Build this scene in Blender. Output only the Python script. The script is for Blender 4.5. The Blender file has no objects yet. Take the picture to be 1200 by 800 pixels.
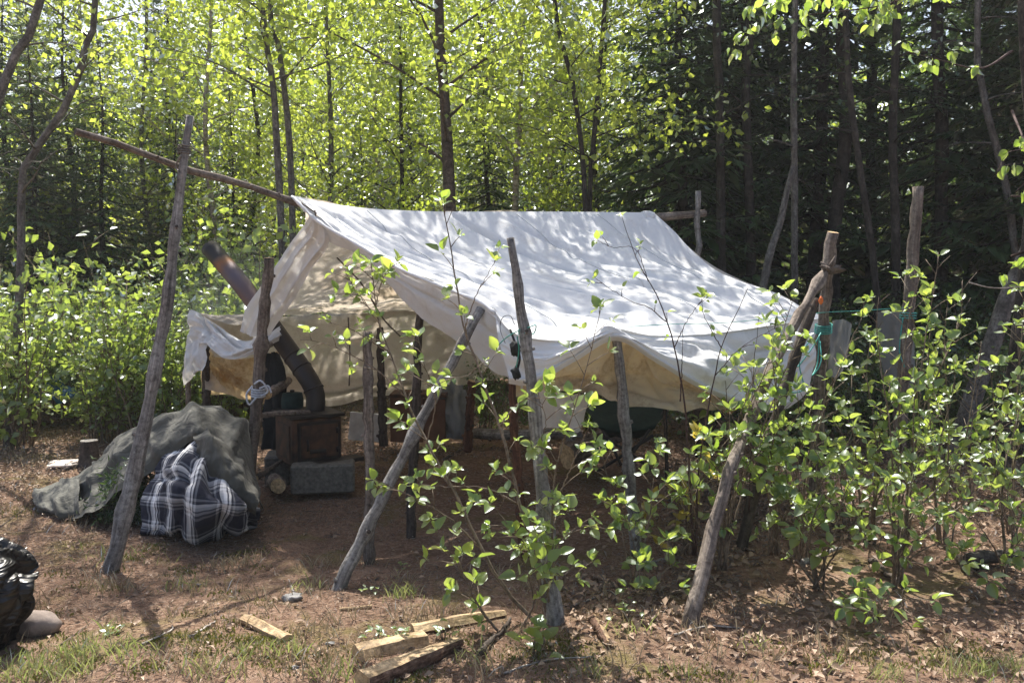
import bpy, math, random
import numpy as np
from mathutils import Vector, Matrix, Quaternion
random.seed(7); RNG = np.random.default_rng(7)
S = bpy.context.scene
COL = S.collection
# ------------------------------------------------------------------ camera
EYE = 1.55; PITCH = math.atan(0.07)
cam_d = bpy.data.cameras.new('camera'); cam = bpy.data.objects.new('camera', cam_d); COL.objects.link(cam)
cam.location = (0, 0, EYE); cam.rotation_euler = (math.pi/2 - PITCH, 0, 0)
cam_d.sensor_width = 36; cam_d.lens = 30; cam_d.clip_start = 0.05; cam_d.clip_end = 2000
S.camera = cam
# ------------------------------------------------------------------ light
SUN_EL = math.radians(60); SUN_AZ = math.radians(-14)      # azimuth from +Y (away from the camera) towards +X
w = bpy.data.worlds.new('World'); S.world = w; w.use_nodes = True
nt = w.node_tree; bg = nt.nodes['Background']
sky = nt.nodes.new('ShaderNodeTexSky'); sky.sky_type = 'NISHITA'; sky.sun_disc = False
sky.sun_elevation = SUN_EL; sky.sun_rotation = SUN_AZ; sky.dust_density = 4.0; sky.air_density = 1.0; sky.ozone_density = 1.0
nt.links.new(sky.outputs[0], bg.inputs[0]); bg.inputs[1].default_value = 0.10
sl = bpy.data.lights.new('sun', 'SUN'); sl.energy = 5.0; sl.angle = math.radians(0.53); sl.color = (1, 0.95, 0.86)
so = bpy.data.objects.new('sun', sl); COL.objects.link(so)
sd = Vector((math.sin(SUN_AZ)*math.cos(SUN_EL), math.cos(SUN_AZ)*math.cos(SUN_EL), math.sin(SUN_EL)))
so.rotation_euler = sd.to_track_quat('Z', 'Y').to_euler()
S.view_settings.view_transform = 'Standard'; S.view_settings.look = 'None'; S.view_settings.gamma = 1
S.view_settings.exposure = 1.1
S.cycles.max_bounces = 6; S.cycles.diffuse_bounces = 4; S.cycles.transmission_bounces = 4; S.cycles.glossy_bounces = 2
S.cycles.sample_clamp_indirect = 6; S.cycles.use_denoising = True

# ------------------------------------------------------------------ helpers: noise, placing
_tab = np.random.default_rng(3).random((256, 256))
def vnoise(x, y, s=0):
    x = np.asarray(x, float) + s*17.31; y = np.asarray(y, float) + s*9.77
    xi = np.floor(x).astype(int); yi = np.floor(y).astype(int); fx = x-xi; fy = y-yi
    fx = fx*fx*(3-2*fx); fy = fy*fy*(3-2*fy)
    a = _tab[xi & 255, yi & 255]; b = _tab[(xi+1) & 255, yi & 255]; c = _tab[xi & 255, (yi+1) & 255]; d = _tab[(xi+1) & 255, (yi+1) & 255]
    return (a*(1-fx)+b*fx)*(1-fy) + (c*(1-fx)+d*fx)*fy - 0.5
def fbm(x, y, s=0, o=4):
    r = 0; a = 1.0
    for k in range(o): r = r + a*vnoise(np.asarray(x)*2**k, np.asarray(y)*2**k, s+k); a *= .5
    return r
def gz(x, y):
    x = np.asarray(x, float); y = np.asarray(y, float)
    return 0.10*fbm(x*.45, y*.45, 1, 3) + 0.03*fbm(x*2.2, y*2.2, 2, 3) + 0.02*np.maximum(0, y-8) + 0.0
def ray(px, py):
    u = (px-600)/1000; v = (400-py)/1000; cp, sp = math.cos(PITCH), math.sin(PITCH)
    return Vector((u, cp+v*sp, -sp+v*cp))
def W(px, py, d):
    r = ray(px, py); return Vector((0, 0, EYE)) + r*(d/r.y)
def G(px, py):
    r = ray(px, py); t = EYE/max(1e-3, -r.z)
    for _ in range(8):
        p = r*t; t = (EYE - float(gz(p.x, p.y)))/max(1e-3, -r.z)
    p = r*t; return Vector((p.x, p.y, float(gz(p.x, p.y))))
def B(px, d):
    x = (px-600)/1000*d; return Vector((x, d, float(gz(x, d))))
def catmull(P, n):
    P = np.array([tuple(p) for p in P], float)
    if len(P) == 2: return P[0] + (P[1]-P[0])*np.linspace(0, 1, n)[:, None]
    seg = np.linalg.norm(np.diff(P, axis=0), axis=1); T = np.concatenate([[0], np.cumsum(seg)]); T /= T[-1]
    Q = np.vstack([2*P[0]-P[1], P, 2*P[-1]-P[-2]]); out = []
    for t in np.linspace(0, 1, n):
        i = min(len(P)-2, max(0, int(np.searchsorted(T, t, side='right')-1))); f = (t-T[i])/max(1e-9, T[i+1]-T[i])
        a, b, c, d = Q[i], Q[i+1], Q[i+2], Q[i+3]
        out.append(.5*((2*b)+(-a+c)*f+(2*a-5*b+4*c-d)*f*f+(-a+3*b-3*c+d)*f**3))
    return np.array(out)

# ------------------------------------------------------------------ helpers: objects
def link(name, me, parent=None):
    o = bpy.data.objects.new(name, me); COL.objects.link(o)
    if parent: o.parent = parent
    return o
def tag(o, label=None, cat=None, group=None, kind=None):
    if label: o['label'] = label
    if cat: o['category'] = cat
    if group: o['group'] = group
    if kind: o['kind'] = kind
    return o
def thing(name, label, cat, loc=(0, 0, 0), group=None):
    o = link(name, None); o.location = loc; o.empty_display_size = .1
    return tag(o, label, cat, group)
class MB:
    def __init__(s): s.v = []; s.f = []; s.uv = []; s.m = []
    def quad(s, a, b, c, d, m=0):
        n = len(s.v); s.v += [tuple(a), tuple(b), tuple(c), tuple(d)]; s.f.append((n, n+1, n+2, n+3)); s.uv += [(0, 0), (1, 0), (1, 1), (0, 1)]; s.m.append(m)
    def tube(s, pts, rad, sides=8, m=0, cap=None, rough=0.0, seed=0):
        pts = [Vector(p) for p in pts]; n0 = len(s.v); K = len(pts); rr = random.Random(seed)
        t = (pts[1]-pts[0]).normalized(); up = Vector((0, 0, 1)) if abs(t.z) < .9 else Vector((1, 0, 0))
        x = t.cross(up).normalized(); L = 0; Ls = []
        for i, p in enumerate(pts):
            t2 = (pts[min(i+1, K-1)]-pts[max(i-1, 0)])
            t2 = t2.normalized() if t2.length > 1e-9 else t
            x = (x - t2*x.dot(t2)).normalized(); y = t2.cross(x)
            if i: L += (p-pts[i-1]).length
            Ls.append(L); r = rad[i] if hasattr(rad, '__len__') else rad
            for k in range(sides):
                a = 2*math.pi*k/sides; q = r*(1+rough*(rr.random()-.5))
                s.v.append(tuple(p + x*(math.cos(a)*q) + y*(math.sin(a)*q)))
        for i in range(K-1):
            for k in range(sides):
                a = n0+i*sides+k; b = n0+i*sides+(k+1) % sides
                s.f.append((a, b, b+sides, a+sides)); s.m.append(m)
                u0 = k/sides*.3; u1 = (k+1)/sides*.3
                s.uv += [(u0, Ls[i]), (u1, Ls[i]), (u1, Ls[i+1]), (u0, Ls[i+1])]
        cm = m if cap is None else cap
        s.f.append(tuple(n0+k for k in reversed(range(sides)))); s.m.append(cm); s.uv += [(0.5+.5*math.cos(2*math.pi*k/sides), .5+.5*math.sin(2*math.pi*k/sides)) for k in range(sides)]
        s.f.append(tuple(n0+(K-1)*sides+k for k in range(sides))); s.m.append(cm); s.uv += [(0.5+.5*math.cos(2*math.pi*k/sides), .5+.5*math.sin(2*math.pi*k/sides)) for k in range(sides)]
    def box(s, c, sx, sy, sz, rot=None, m=0, bev=0.0, jit=0):
        n = len(s.v); c = Vector(c)
        if bev > 0:
            # ring order of eight points per level
            P = []
            for z, e in ((-1, bev), (-1+2*bev/sz, 0), (1-2*bev/sz, 0), (1, bev)):
                X = sx/2-e; Y = sy/2-e; k = bev
                for (a, b) in ((X-k, -Y), (X, -Y+k), (X, Y-k), (X-k, Y), (-X+k, Y), (-X, Y-k), (-X, -Y+k), (-X+k, -Y)): P.append(Vector((a, b, z*sz/2)))
            for p in P:
                if jit: p = p + Vector((random.uniform(-jit, jit), random.uniform(-jit, jit), random.uniform(-jit, jit)))
                s.v.append(tuple(c + (rot @ p if rot else p)))
            for l in range(3):
                for k in range(8):
                    a = n+l*8+k; b = n+l*8+(k+1) % 8; s.f.append((a, b, b+8, a+8)); s.m.append(m); s.uv += [(k/8, l/3)]*4
            s.f.append(tuple(n+k for k in reversed(range(8)))); s.m.append(m); s.uv += [(0, 0)]*8
            s.f.append(tuple(n+24+k for k in range(8))); s.m.append(m); s.uv += [(0, 0)]*8
            return
        for z in (-1, 1):
            for (a, b) in ((-1, -1), (1, -1), (1, 1), (-1, 1)):
                p = Vector((a*sx/2, b*sy/2, z*sz/2)); s.v.append(tuple(c + (rot @ p if rot else p)))
        for f in ((3, 2, 1, 0), (4, 5, 6, 7), (0, 1, 5, 4), (1, 2, 6, 5), (2, 3, 7, 6), (3, 0, 4, 7)):
            s.f.append(tuple(n+i for i in f)); s.m.append(m); s.uv += [(0, 0), (1, 0), (1, 1), (0, 1)]
    def mesh(s, name, mats, smooth=True):
        me = bpy.data.meshes.new(name); me.from_pydata(s.v, [], s.f)
        ul = me.uv_layers.new(name='UVMap'); ul.data.foreach_set('uv', np.array(s.uv, 'f').ravel())
        for m in (mats if isinstance(mats, (list, tuple)) else [mats]): me.materials.append(m)
        me.polygons.foreach_set('material_index', np.array(s.m, 'i'))
        me.polygons.foreach_set('use_smooth', np.array([smooth and len(f) <= 4 for f in s.f], bool)); me.update()
        return me
    def obj(s, name, mats, parent=None, smooth=True): return link(name, s.mesh(name, mats, smooth), parent)
def np_mesh(name, V, F, mat, tint=None, smooth=False):
    V = np.ascontiguousarray(V, 'f'); F = np.ascontiguousarray(F, 'i'); k = F.shape[1]
    me = bpy.data.meshes.new(name); me.vertices.add(len(V)); me.vertices.foreach_set('co', V.ravel())
    me.loops.add(F.size); me.loops.foreach_set('vertex_index', F.ravel())
    me.polygons.add(len(F)); me.polygons.foreach_set('loop_start', np.arange(len(F), dtype='i')*k)
    me.update(calc_edges=True)
    if smooth: me.polygons.foreach_set('use_smooth', np.ones(len(F), bool))
    if tint is not None:
        a = me.attributes.new('tint', 'FLOAT', 'POINT'); a.data.foreach_set('value', np.ascontiguousarray(tint, 'f'))
    me.materials.append(mat); return me
def unit(a): return a/np.maximum(1e-9, np.linalg.norm(a, axis=-1, keepdims=True))
def leaf_cloud(P, D, Nn, size, width=.75, fold=.15, tint=None):
    """N leaves: four vertices, two triangles each, folded on the midrib."""
    D = unit(D); X = unit(np.cross(D, Nn)); Nn = np.cross(X, D); s = size[:, None]; wv = width*s*.5
    a = P; t = P + D*s; m = P + D*s*.45 + Nn*s*fold; l = m + X*wv; r = m - X*wv
    t = t - Nn*s*.06
    V = np.stack([a, l, t, r], 1).reshape(-1, 3); i = np.arange(len(P))[:, None]*4
    F = np.concatenate([i+[0, 1, 2], i+[0, 2, 3]], 0).astype('i')
    tt = np.repeat(tint if tint is not None else RNG.random(len(P)), 4)
    return V, F, tt
def rdir(n, z=0.0, zs=1.0):
    d = RNG.normal(size=(n, 3)); d = unit(d); d[:, 2] = d[:, 2]*zs + z; return unit(d)

# ------------------------------------------------------------------ materials
def new_mat(name):
    m = bpy.data.materials.new(name); m.use_nodes = True; nt = m.node_tree; nt.nodes.clear()
    return m, nt, nt.nodes.new('ShaderNodeOutputMaterial')
def N(nt, t, **k):
    n = nt.nodes.new(t)
    for a, b in k.items():
        if isinstance(a, str) and a.startswith('i_'): n.inputs[a[2:].replace('_', ' ')].default_value = b
        else: setattr(n, a, b)
    return n
def ramp(nt, stops, interp='LINEAR'):
    r = nt.nodes.new('ShaderNodeValToRGB'); r.color_ramp.interpolation = interp; e = r.color_ramp.elements
    while len(e) > len(stops): e.remove(e[-1])
    while len(e) < len(stops): e.new(0.5)
    for el, (p, c) in zip(e, stops): el.position = p; el.color = (*c, 1)
    return r
def leaf_mat(name, c0, c1, t0, t1, trans=.5, gloss=.06, rough=.35, attr=True):
    m, nt, out = new_mat(name); L = nt.links.new
    oi = N(nt, 'ShaderNodeObjectInfo')
    if attr:
        at = N(nt, 'ShaderNodeAttribute', attribute_name='tint')
        mx = N(nt, 'ShaderNodeMath', operation='MULTIPLY_ADD'); L(oi.outputs['Random'], mx.inputs[0]); mx.inputs[1].default_value = .35
        m2 = N(nt, 'ShaderNodeMath', operation='MULTIPLY'); L(at.outputs['Fac'], m2.inputs[0]); m2.inputs[1].default_value = .65; L(m2.outputs[0], mx.inputs[2]); f = mx.outputs[0]
    else: f = oi.outputs['Random']
    ra = ramp(nt, [(0, c0), (1, c1)]); rb = ramp(nt, [(0, t0), (1, t1)]); L(f, ra.inputs[0]); L(f, rb.inputs[0])
    d = N(nt, 'ShaderNodeBsdfDiffuse'); t = N(nt, 'ShaderNodeBsdfTranslucent'); g = N(nt, 'ShaderNodeBsdfGlossy', i_Roughness=rough); g.inputs['Color'].default_value = (.9, .95, 1, 1)
    L(ra.outputs[0], d.inputs[0]); L(rb.outputs[0], t.inputs[0])
    a = N(nt, 'ShaderNodeMixShader'); a.inputs[0].default_value = trans; L(d.outputs[0], a.inputs[1]); L(t.outputs[0], a.inputs[2])
    fr = N(nt, 'ShaderNodeFresnel', i_IOR=1.42); k = N(nt, 'ShaderNodeMath', operation='MULTIPLY_ADD'); L(fr.outputs[0], k.inputs[0]); k.inputs[1].default_value = .38; k.inputs[2].default_value = gloss*.5
    b = N(nt, 'ShaderNodeMixShader'); L(k.outputs[0], b.inputs[0]); L(a.outputs[0], b.inputs[1]); L(g.outputs[0], b.inputs[2]); L(b.outputs[0], out.inputs[0])
    return m
def wood_mat(name, c0, c1, c2, sx=40, sy=3, rough=.85, bump=.4, coord='UV', detail=6, dist=.01):
    m, nt, out = new_mat(name); L = nt.links.new
    tc = N(nt, 'ShaderNodeTexCoord'); mp = N(nt, 'ShaderNodeMapping'); mp.inputs['Scale'].default_value = (sx, sy, sx if coord != 'UV' else 1); L(tc.outputs[coord], mp.inputs[0])
    oi = N(nt, 'ShaderNodeObjectInfo'); L(oi.outputs['Random'], mp.inputs['Location'])
    n1 = N(nt, 'ShaderNodeTexNoise', i_Scale=1.0, i_Detail=detail, i_Roughness=.65); L(mp.outputs[0], n1.inputs['Vector'])
    n2 = N(nt, 'ShaderNodeTexNoise', i_Scale=7.0, i_Detail=3); L(tc.outputs['Object'], n2.inputs['Vector'])
    r1 = ramp(nt, [(.3, c0), (.5, c1), (.72, c2)]); L(n1.outputs[0], r1.inputs[0])
    r2 = ramp(nt, [(.35, (.55, .52, .5)), (.6, (1, 1, 1))]); L(n2.outputs[0], r2.inputs[0])
    mx0 = N(nt, 'ShaderNodeMixRGB', blend_type='MULTIPLY'); mx0.inputs[0].default_value = .8; L(r1.outputs[0], mx0.inputs[1]); L(r2.outputs[0], mx0.inputs[2])
    n3 = N(nt, 'ShaderNodeTexNoise', i_Scale=42, i_Detail=5, i_Roughness=.75); L(tc.outputs['Object'], n3.inputs['Vector'])
    r3 = ramp(nt, [(.36, (.35, .33, .32)), (.5, (1, 1, 1)), (.66, (1.5, 1.5, 1.45))]); L(n3.outputs[0], r3.inputs[0])
    mx = N(nt, 'ShaderNodeMixRGB', blend_type='MULTIPLY'); mx.inputs[0].default_value = .75; L(mx0.outputs[0], mx.inputs[1]); L(r3.outputs[0], mx.inputs[2])
    p = N(nt, 'ShaderNodeBsdfPrincipled', i_Roughness=rough); p.inputs['Specular IOR Level'].default_value = .25; L(mx.outputs[0], p.inputs['Base Color'])
    hs = N(nt, 'ShaderNodeMath', operation='ADD'); L(n1.outputs[0], hs.inputs[0]); L(n3.outputs[0], hs.inputs[1])
    bp = N(nt, 'ShaderNodeBump', i_Strength=bump, i_Distance=dist); L(hs.outputs[0], bp.inputs['Height']); L(bp.outputs[0], p.inputs['Normal']); L(p.outputs[0], out.inputs[0])
    return m
def plain_mat(name, c0, c1, rough=.7, scale=8, metal=0, bump=.15, spec=.4, dist=.01, detail=5):
    m, nt, out = new_mat(name); L = nt.links.new
    tc = N(nt, 'ShaderNodeTexCoord'); n1 = N(nt, 'ShaderNodeTexNoise', i_Scale=scale, i_Detail=detail, i_Roughness=.6); L(tc.outputs['Object'], n1.inputs['Vector'])
    r1 = ramp(nt, [(.35, c0), (.65, c1)]); L(n1.outputs[0], r1.inputs[0])
    p = N(nt, 'ShaderNodeBsdfPrincipled', i_Roughness=rough, i_Metallic=metal); p.inputs['Specular IOR Level'].default_value = spec; L(r1.outputs[0], p.inputs['Base Color'])
    bp = N(nt, 'ShaderNodeBump', i_Strength=bump, i_Distance=dist); L(n1.outputs[0], bp.inputs['Height']); L(bp.outputs[0], p.inputs['Normal']); L(p.outputs[0], out.inputs[0])
    return m
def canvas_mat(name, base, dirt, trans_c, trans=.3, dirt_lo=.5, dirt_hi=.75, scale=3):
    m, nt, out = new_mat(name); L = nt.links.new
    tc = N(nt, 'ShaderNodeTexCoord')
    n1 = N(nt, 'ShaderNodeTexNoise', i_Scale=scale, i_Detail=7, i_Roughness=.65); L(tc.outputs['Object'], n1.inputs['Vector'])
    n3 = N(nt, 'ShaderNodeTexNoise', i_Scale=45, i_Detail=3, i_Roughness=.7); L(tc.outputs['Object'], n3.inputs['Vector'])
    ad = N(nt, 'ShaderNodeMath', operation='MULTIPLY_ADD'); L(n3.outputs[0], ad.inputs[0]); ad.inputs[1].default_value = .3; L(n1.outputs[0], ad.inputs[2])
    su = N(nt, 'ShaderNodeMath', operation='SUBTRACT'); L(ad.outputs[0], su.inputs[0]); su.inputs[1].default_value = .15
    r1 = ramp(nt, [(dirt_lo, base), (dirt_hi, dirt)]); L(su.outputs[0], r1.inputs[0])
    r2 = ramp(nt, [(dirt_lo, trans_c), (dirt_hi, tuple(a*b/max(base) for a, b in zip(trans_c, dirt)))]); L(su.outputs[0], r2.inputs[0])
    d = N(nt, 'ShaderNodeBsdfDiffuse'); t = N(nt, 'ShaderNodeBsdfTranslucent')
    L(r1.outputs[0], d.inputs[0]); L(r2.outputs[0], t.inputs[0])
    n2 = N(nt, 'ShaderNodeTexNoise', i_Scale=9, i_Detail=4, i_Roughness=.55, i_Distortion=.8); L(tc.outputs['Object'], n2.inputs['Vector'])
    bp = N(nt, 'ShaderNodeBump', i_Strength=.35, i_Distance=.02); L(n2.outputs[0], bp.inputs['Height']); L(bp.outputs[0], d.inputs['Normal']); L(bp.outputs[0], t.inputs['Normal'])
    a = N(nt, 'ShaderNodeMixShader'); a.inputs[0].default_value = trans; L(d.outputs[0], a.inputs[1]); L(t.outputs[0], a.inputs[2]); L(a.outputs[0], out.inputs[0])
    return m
M = {}
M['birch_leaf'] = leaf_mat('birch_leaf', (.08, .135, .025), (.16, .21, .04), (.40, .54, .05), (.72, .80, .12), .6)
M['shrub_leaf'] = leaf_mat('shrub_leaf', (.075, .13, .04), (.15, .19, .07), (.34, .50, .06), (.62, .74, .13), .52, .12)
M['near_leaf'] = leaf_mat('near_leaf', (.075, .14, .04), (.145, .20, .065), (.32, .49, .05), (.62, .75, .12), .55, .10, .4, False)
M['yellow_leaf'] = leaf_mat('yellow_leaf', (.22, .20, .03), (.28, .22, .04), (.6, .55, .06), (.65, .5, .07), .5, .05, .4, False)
M['shade_leaf'] = leaf_mat('shade_leaf', (.05, .095, .03), (.10, .145, .045), (.18, .30, .05), (.30, .40, .09), .4, .08)  # darker copy of the alder leaf, shade put into its colour
M['needle'] = leaf_mat('needle', (.030, .062, .022), (.06, .10, .032), (.09, .17, .03), (.15, .24, .04), .35, .02, .5)
M['litter'] = leaf_mat('litter', (.11, .065, .042), (.46, .33, .23), (.14, .08, .045), (.3, .2, .12), .15, .0, .6)
M['grass'] = leaf_mat('grass', (.16, .20, .06), (.34, .32, .15), (.25, .36, .08), (.46, .48, .16), .4, .02)
M['dry_grass'] = leaf_mat('dry_grass', (.28, .21, .12), (.46, .38, .25), (.2, .15, .08), (.3, .25, .15), .2, .0)
M['moss'] = leaf_mat('moss', (.10, .12, .02), (.20, .18, .04), (.1, .12, .02), (.2, .2, .04), .3, .0)
M['grey_pole'] = wood_mat('grey_pole', (.10, .097, .093), (.25, .24, .23), (.43, .415, .40), 55, 2.2, .9, .6)
M['brown_pole'] = wood_mat('brown_pole', (.08, .066, .056), (.20, .165, .14), (.37, .32, .28), 45, 3, .9, .7)
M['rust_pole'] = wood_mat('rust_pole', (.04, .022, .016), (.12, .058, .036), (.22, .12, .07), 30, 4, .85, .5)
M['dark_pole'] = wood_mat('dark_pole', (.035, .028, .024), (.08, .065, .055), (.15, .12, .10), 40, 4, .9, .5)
M['bark_grey'] = wood_mat('bark_grey', (.065, .06, .057), (.165, .155, .146), (.31, .295, .28), 22, 9, .9, .7, dist=.02)
M['bark_brown'] = wood_mat('bark_brown', (.045, .036, .032), (.12, .095, .08), (.23, .185, .155), 14, 16, .9, .8, dist=.02)
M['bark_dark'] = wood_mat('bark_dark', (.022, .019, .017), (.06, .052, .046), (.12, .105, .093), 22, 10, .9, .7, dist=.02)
M['bark_birch'] = wood_mat('bark_birch', (.16, .13, .11), (.42, .37, .33), (.62, .57, .52), 5, 26, .8, .4, dist=.01)
M['stem'] = wood_mat('stem', (.10, .075, .055), (.21, .165, .125), (.34, .29, .24), 60, 10, .8, .2)
M['stem_dark'] = wood_mat('stem_dark', (.035, .02, .018), (.075, .045, .04), (.13, .09, .08), 60, 10, .8, .2)
M['dead_twig'] = wood_mat('dead_twig', (.17, .15, .135), (.36, .33, .30), (.5, .47, .44), 60, 10, .85, .2)
M['sawn'] = wood_mat('sawn', (.34, .22, .11), (.52, .37, .2), (.62, .47, .29), 6, 6, .8, .3, coord='Object')
M['split'] = wood_mat('split', (.26, .18, .10), (.44, .32, .19), (.54, .42, .28), 60, 2.5, .75, .5)
M['log_bark'] = wood_mat('log_bark', (.07, .035, .022), (.19, .11, .075), (.34, .24, .18), 30, 12, .85, .8)
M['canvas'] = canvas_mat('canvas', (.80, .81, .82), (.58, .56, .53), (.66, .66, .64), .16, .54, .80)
M['canvas_in'] = canvas_mat('canvas_in', (.60, .57, .53), (.38, .33, .27), (.70, .62, .52), .45, .44, .74, 1.6)  # beige of the backlit inside put into the cloth colour
M['canvas_flap'] = canvas_mat('canvas_flap', (.74, .75, .76), (.56, .54, .50), (.62, .62, .61), .26, .54, .85, 4)
M['canvas_stain'] = canvas_mat('canvas_stain', (.68, .59, .42), (.32, .21, .10), (.86, .68, .40), .5, .46, .70, 3)
M['net'] = canvas_mat('net', (.24, .25, .25), (.17, .17, .17), (.2, .21, .21), .2)
M['iron'] = plain_mat('iron', (.014, .012, .011), (.040, .030, .025), .6, 7, .3, .3)
M['iron_rust'] = plain_mat('iron_rust', (.025, .016, .012), (.11, .052, .028), .75, 9, .1, .3)
M['concrete'] = plain_mat('concrete', (.10, .095, .082), (.19, .175, .15), .95, 40, 0, .4, .1)
M['rubber'] = plain_mat('rubber', (.012, .012, .013), (.03, .03, .03), .6, 10)
M['tealrope'] = plain_mat('tealrope', (.03, .26, .23), (.08, .42, .37), .5, 60)
M['whiterope'] = plain_mat('whiterope', (.42, .45, .52), (.62, .65, .7), .7, 60)
M['bluetarp'] = plain_mat('bluetarp', (.02, .10, .26), (.06, .2, .42), .4, 10)
M['jacket'] = plain_mat('jacket', (.010, .011, .012), (.022, .024, .024), .9, 12)
M['sling'] = plain_mat('sling', (.006, .020, .017), (.013, .036, .029), .8, 30)
M['box'] = plain_mat('box', (.09, .045, .028), (.17, .085, .05), .8, 5)
M['pale_board'] = plain_mat('pale_board', (.42, .40, .38), (.62, .6, .57), .8, 12)
M['stone'] = plain_mat('stone', (.15, .12, .105), (.30, .245, .215), .85, 14, 0, .5, .3)
M['stone_grey'] = plain_mat('stone_grey', (.16, .155, .15), (.32, .31, .30), .85, 18, 0, .5, .3)
M['birchbark'] = plain_mat('birchbark', (.50, .38, .30), (.72, .66, .6), .7, 9)
M['orangetag'] = plain_mat('orangetag', (.6, .12, .02), (.8, .2, .04), .5, 9)
def bag_mat():
    m, nt, out = new_mat('bin_bag'); L = nt.links.new
    tc = N(nt, 'ShaderNodeTexCoord'); mp = N(nt, 'ShaderNodeMapping'); mp.inputs['Scale'].default_value = (2.0, 3, 8); mp.inputs['Rotation'].default_value = (0, -.45, 0); L(tc.outputs['Object'], mp.inputs[0])
    n = N(nt, 'ShaderNodeTexNoise', i_Scale=2.2, i_Detail=2, i_Distortion=1.8); L(mp.outputs[0], n.inputs['Vector'])
    bp = N(nt, 'ShaderNodeBump', i_Strength=.55, i_Distance=.05); L(n.outputs[0], bp.inputs['Height'])
    p = N(nt, 'ShaderNodeBsdfPrincipled', i_Roughness=.36); p.inputs['Base Color'].default_value = (.008, .008, .009, 1); L(bp.outputs[0], p.inputs['Normal']); L(p.outputs[0], out.inputs[0]); return m
M['bag'] = bag_mat()
def quilt_mat():
    m, nt, out = new_mat('quilt'); L = nt.links.new
    tc = N(nt, 'ShaderNodeTexCoord'); n = N(nt, 'ShaderNodeTexNoise', i_Scale=9, i_Detail=3, i_Distortion=1.6); L(tc.outputs['Object'], n.inputs['Vector'])
    r = ramp(nt, [(.3, (.065, .064, .054)), (.7, (.105, .103, .088))]); L(n.outputs[0], r.inputs[0])
    bp = N(nt, 'ShaderNodeBump', i_Strength=.5, i_Distance=.035); L(n.outputs[0], bp.inputs['Height'])
    p = N(nt, 'ShaderNodeBsdfPrincipled', i_Roughness=.72); p.inputs['Specular IOR Level'].default_value = .25; p.inputs['Sheen Weight'].default_value = .1
    L(r.outputs[0], p.inputs['Base Color']); L(bp.outputs[0], p.inputs['Normal']); L(p.outputs[0], out.inputs[0]); return m
M['quilt'] = quilt_mat()
def plaid_mat():
    m, nt, out = new_mat('plaid'); L = nt.links.new
    tc = N(nt, 'ShaderNodeTexCoord'); sp = N(nt, 'ShaderNodeSeparateXYZ'); L(tc.outputs['UV'], sp.inputs[0]); outs = []
    for ax, fr in ((0, 5.2), (1, 4.6)):
        a = N(nt, 'ShaderNodeMath', operation='MULTIPLY'); L(sp.outputs[ax], a.inputs[0]); a.inputs[1].default_value = fr
        b = N(nt, 'ShaderNodeMath', operation='FRACT'); L(a.outputs[0], b.inputs[0])
        k = (lambda v: (v, v, v))
        r = ramp(nt, [(0, k(.0)), (.28, k(.35)), (.34, k(.02)), (.42, k(.75)), (.5, k(1.0) if ax == 0 else k(.6)), (.58, k(.1)), (.62, k(.85) if ax == 0 else k(.5)), (.68, k(.03)), (.74, k(.3)), (.8, k(0))], 'CONSTANT')
        L(b.outputs[0], r.inputs[0]); outs.append(r.outputs[0])
    h = N(nt, 'ShaderNodeMath', operation='MULTIPLY'); L(outs[1], h.inputs[0]); h.inputs[1].default_value = .55
    s = N(nt, 'ShaderNodeMath', operation='MULTIPLY_ADD'); L(outs[0], s.inputs[0]); s.inputs[1].default_value = .62; L(h.outputs[0], s.inputs[2])
    r = ramp(nt, [(0, (.03, .033, .05)), (.28, (.19, .197, .22)), (.8, (.78, .78, .79))]); L(s.outputs[0], r.inputs[0])
    n = N(nt, 'ShaderNodeTexNoise', i_Scale=16, i_Detail=4, i_Distortion=.8); L(tc.outputs['Object'], n.inputs['Vector'])
    bp = N(nt, 'ShaderNodeBump', i_Strength=.5, i_Distance=.03); L(n.outputs[0], bp.inputs['Height'])
    p = N(nt, 'ShaderNodeBsdfPrincipled', i_Roughness=.9); p.inputs['Specular IOR Level'].default_value = .15
    L(r.outputs[0], p.inputs['Base Color']); L(bp.outputs[0], p.inputs['Normal']); L(p.outputs[0], out.inputs[0]); return m
M['plaid'] = plaid_mat()
def pipe_mat():
    m, nt, out = new_mat('stovepipe'); L = nt.links.new
    tc = N(nt, 'ShaderNodeTexCoord'); sp = N(nt, 'ShaderNodeSeparateXYZ'); L(tc.outputs['UV'], sp.inputs[0])
    n = N(nt, 'ShaderNodeTexNoise', i_Scale=9, i_Detail=5); L(tc.outputs['Object'], n.inputs['Vector'])
    a = N(nt, 'ShaderNodeMath', operation='MULTIPLY_ADD'); L(n.outputs[0], a.inputs[0]); a.inputs[1].default_value = .12; L(sp.outputs[1], a.inputs[2])
    dv = N(nt, 'ShaderNodeMath', operation='DIVIDE'); L(a.outputs[0], dv.inputs[0]); dv.inputs[1].default_value = 1.8
    r = ramp(nt, [(0, (.03, .024, .022)), (.55, (.035, .028, .026)), (.62, (.16, .10, .085)), (.72, (.13, .085, .085)), (.80, (.11, .09, .11)), (.865, (.13, .09, .09)), (.90, (.24, .10, .03)), (.925, (.12, .07, .04)), (.94, (.02, .018, .017))]); L(dv.outputs[0], r.inputs[0])
    bp = N(nt, 'ShaderNodeBump', i_Strength=.2, i_Distance=.01); L(n.outputs[0], bp.inputs['Height'])
    p = N(nt, 'ShaderNodeBsdfPrincipled', i_Roughness=.5, i_Metallic=.35); L(r.outputs[0], p.inputs['Base Color']); L(bp.outputs[0], p.inputs['Normal']); L(p.outputs[0], out.inputs[0]); return m
M['pipe'] = pipe_mat()
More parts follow.
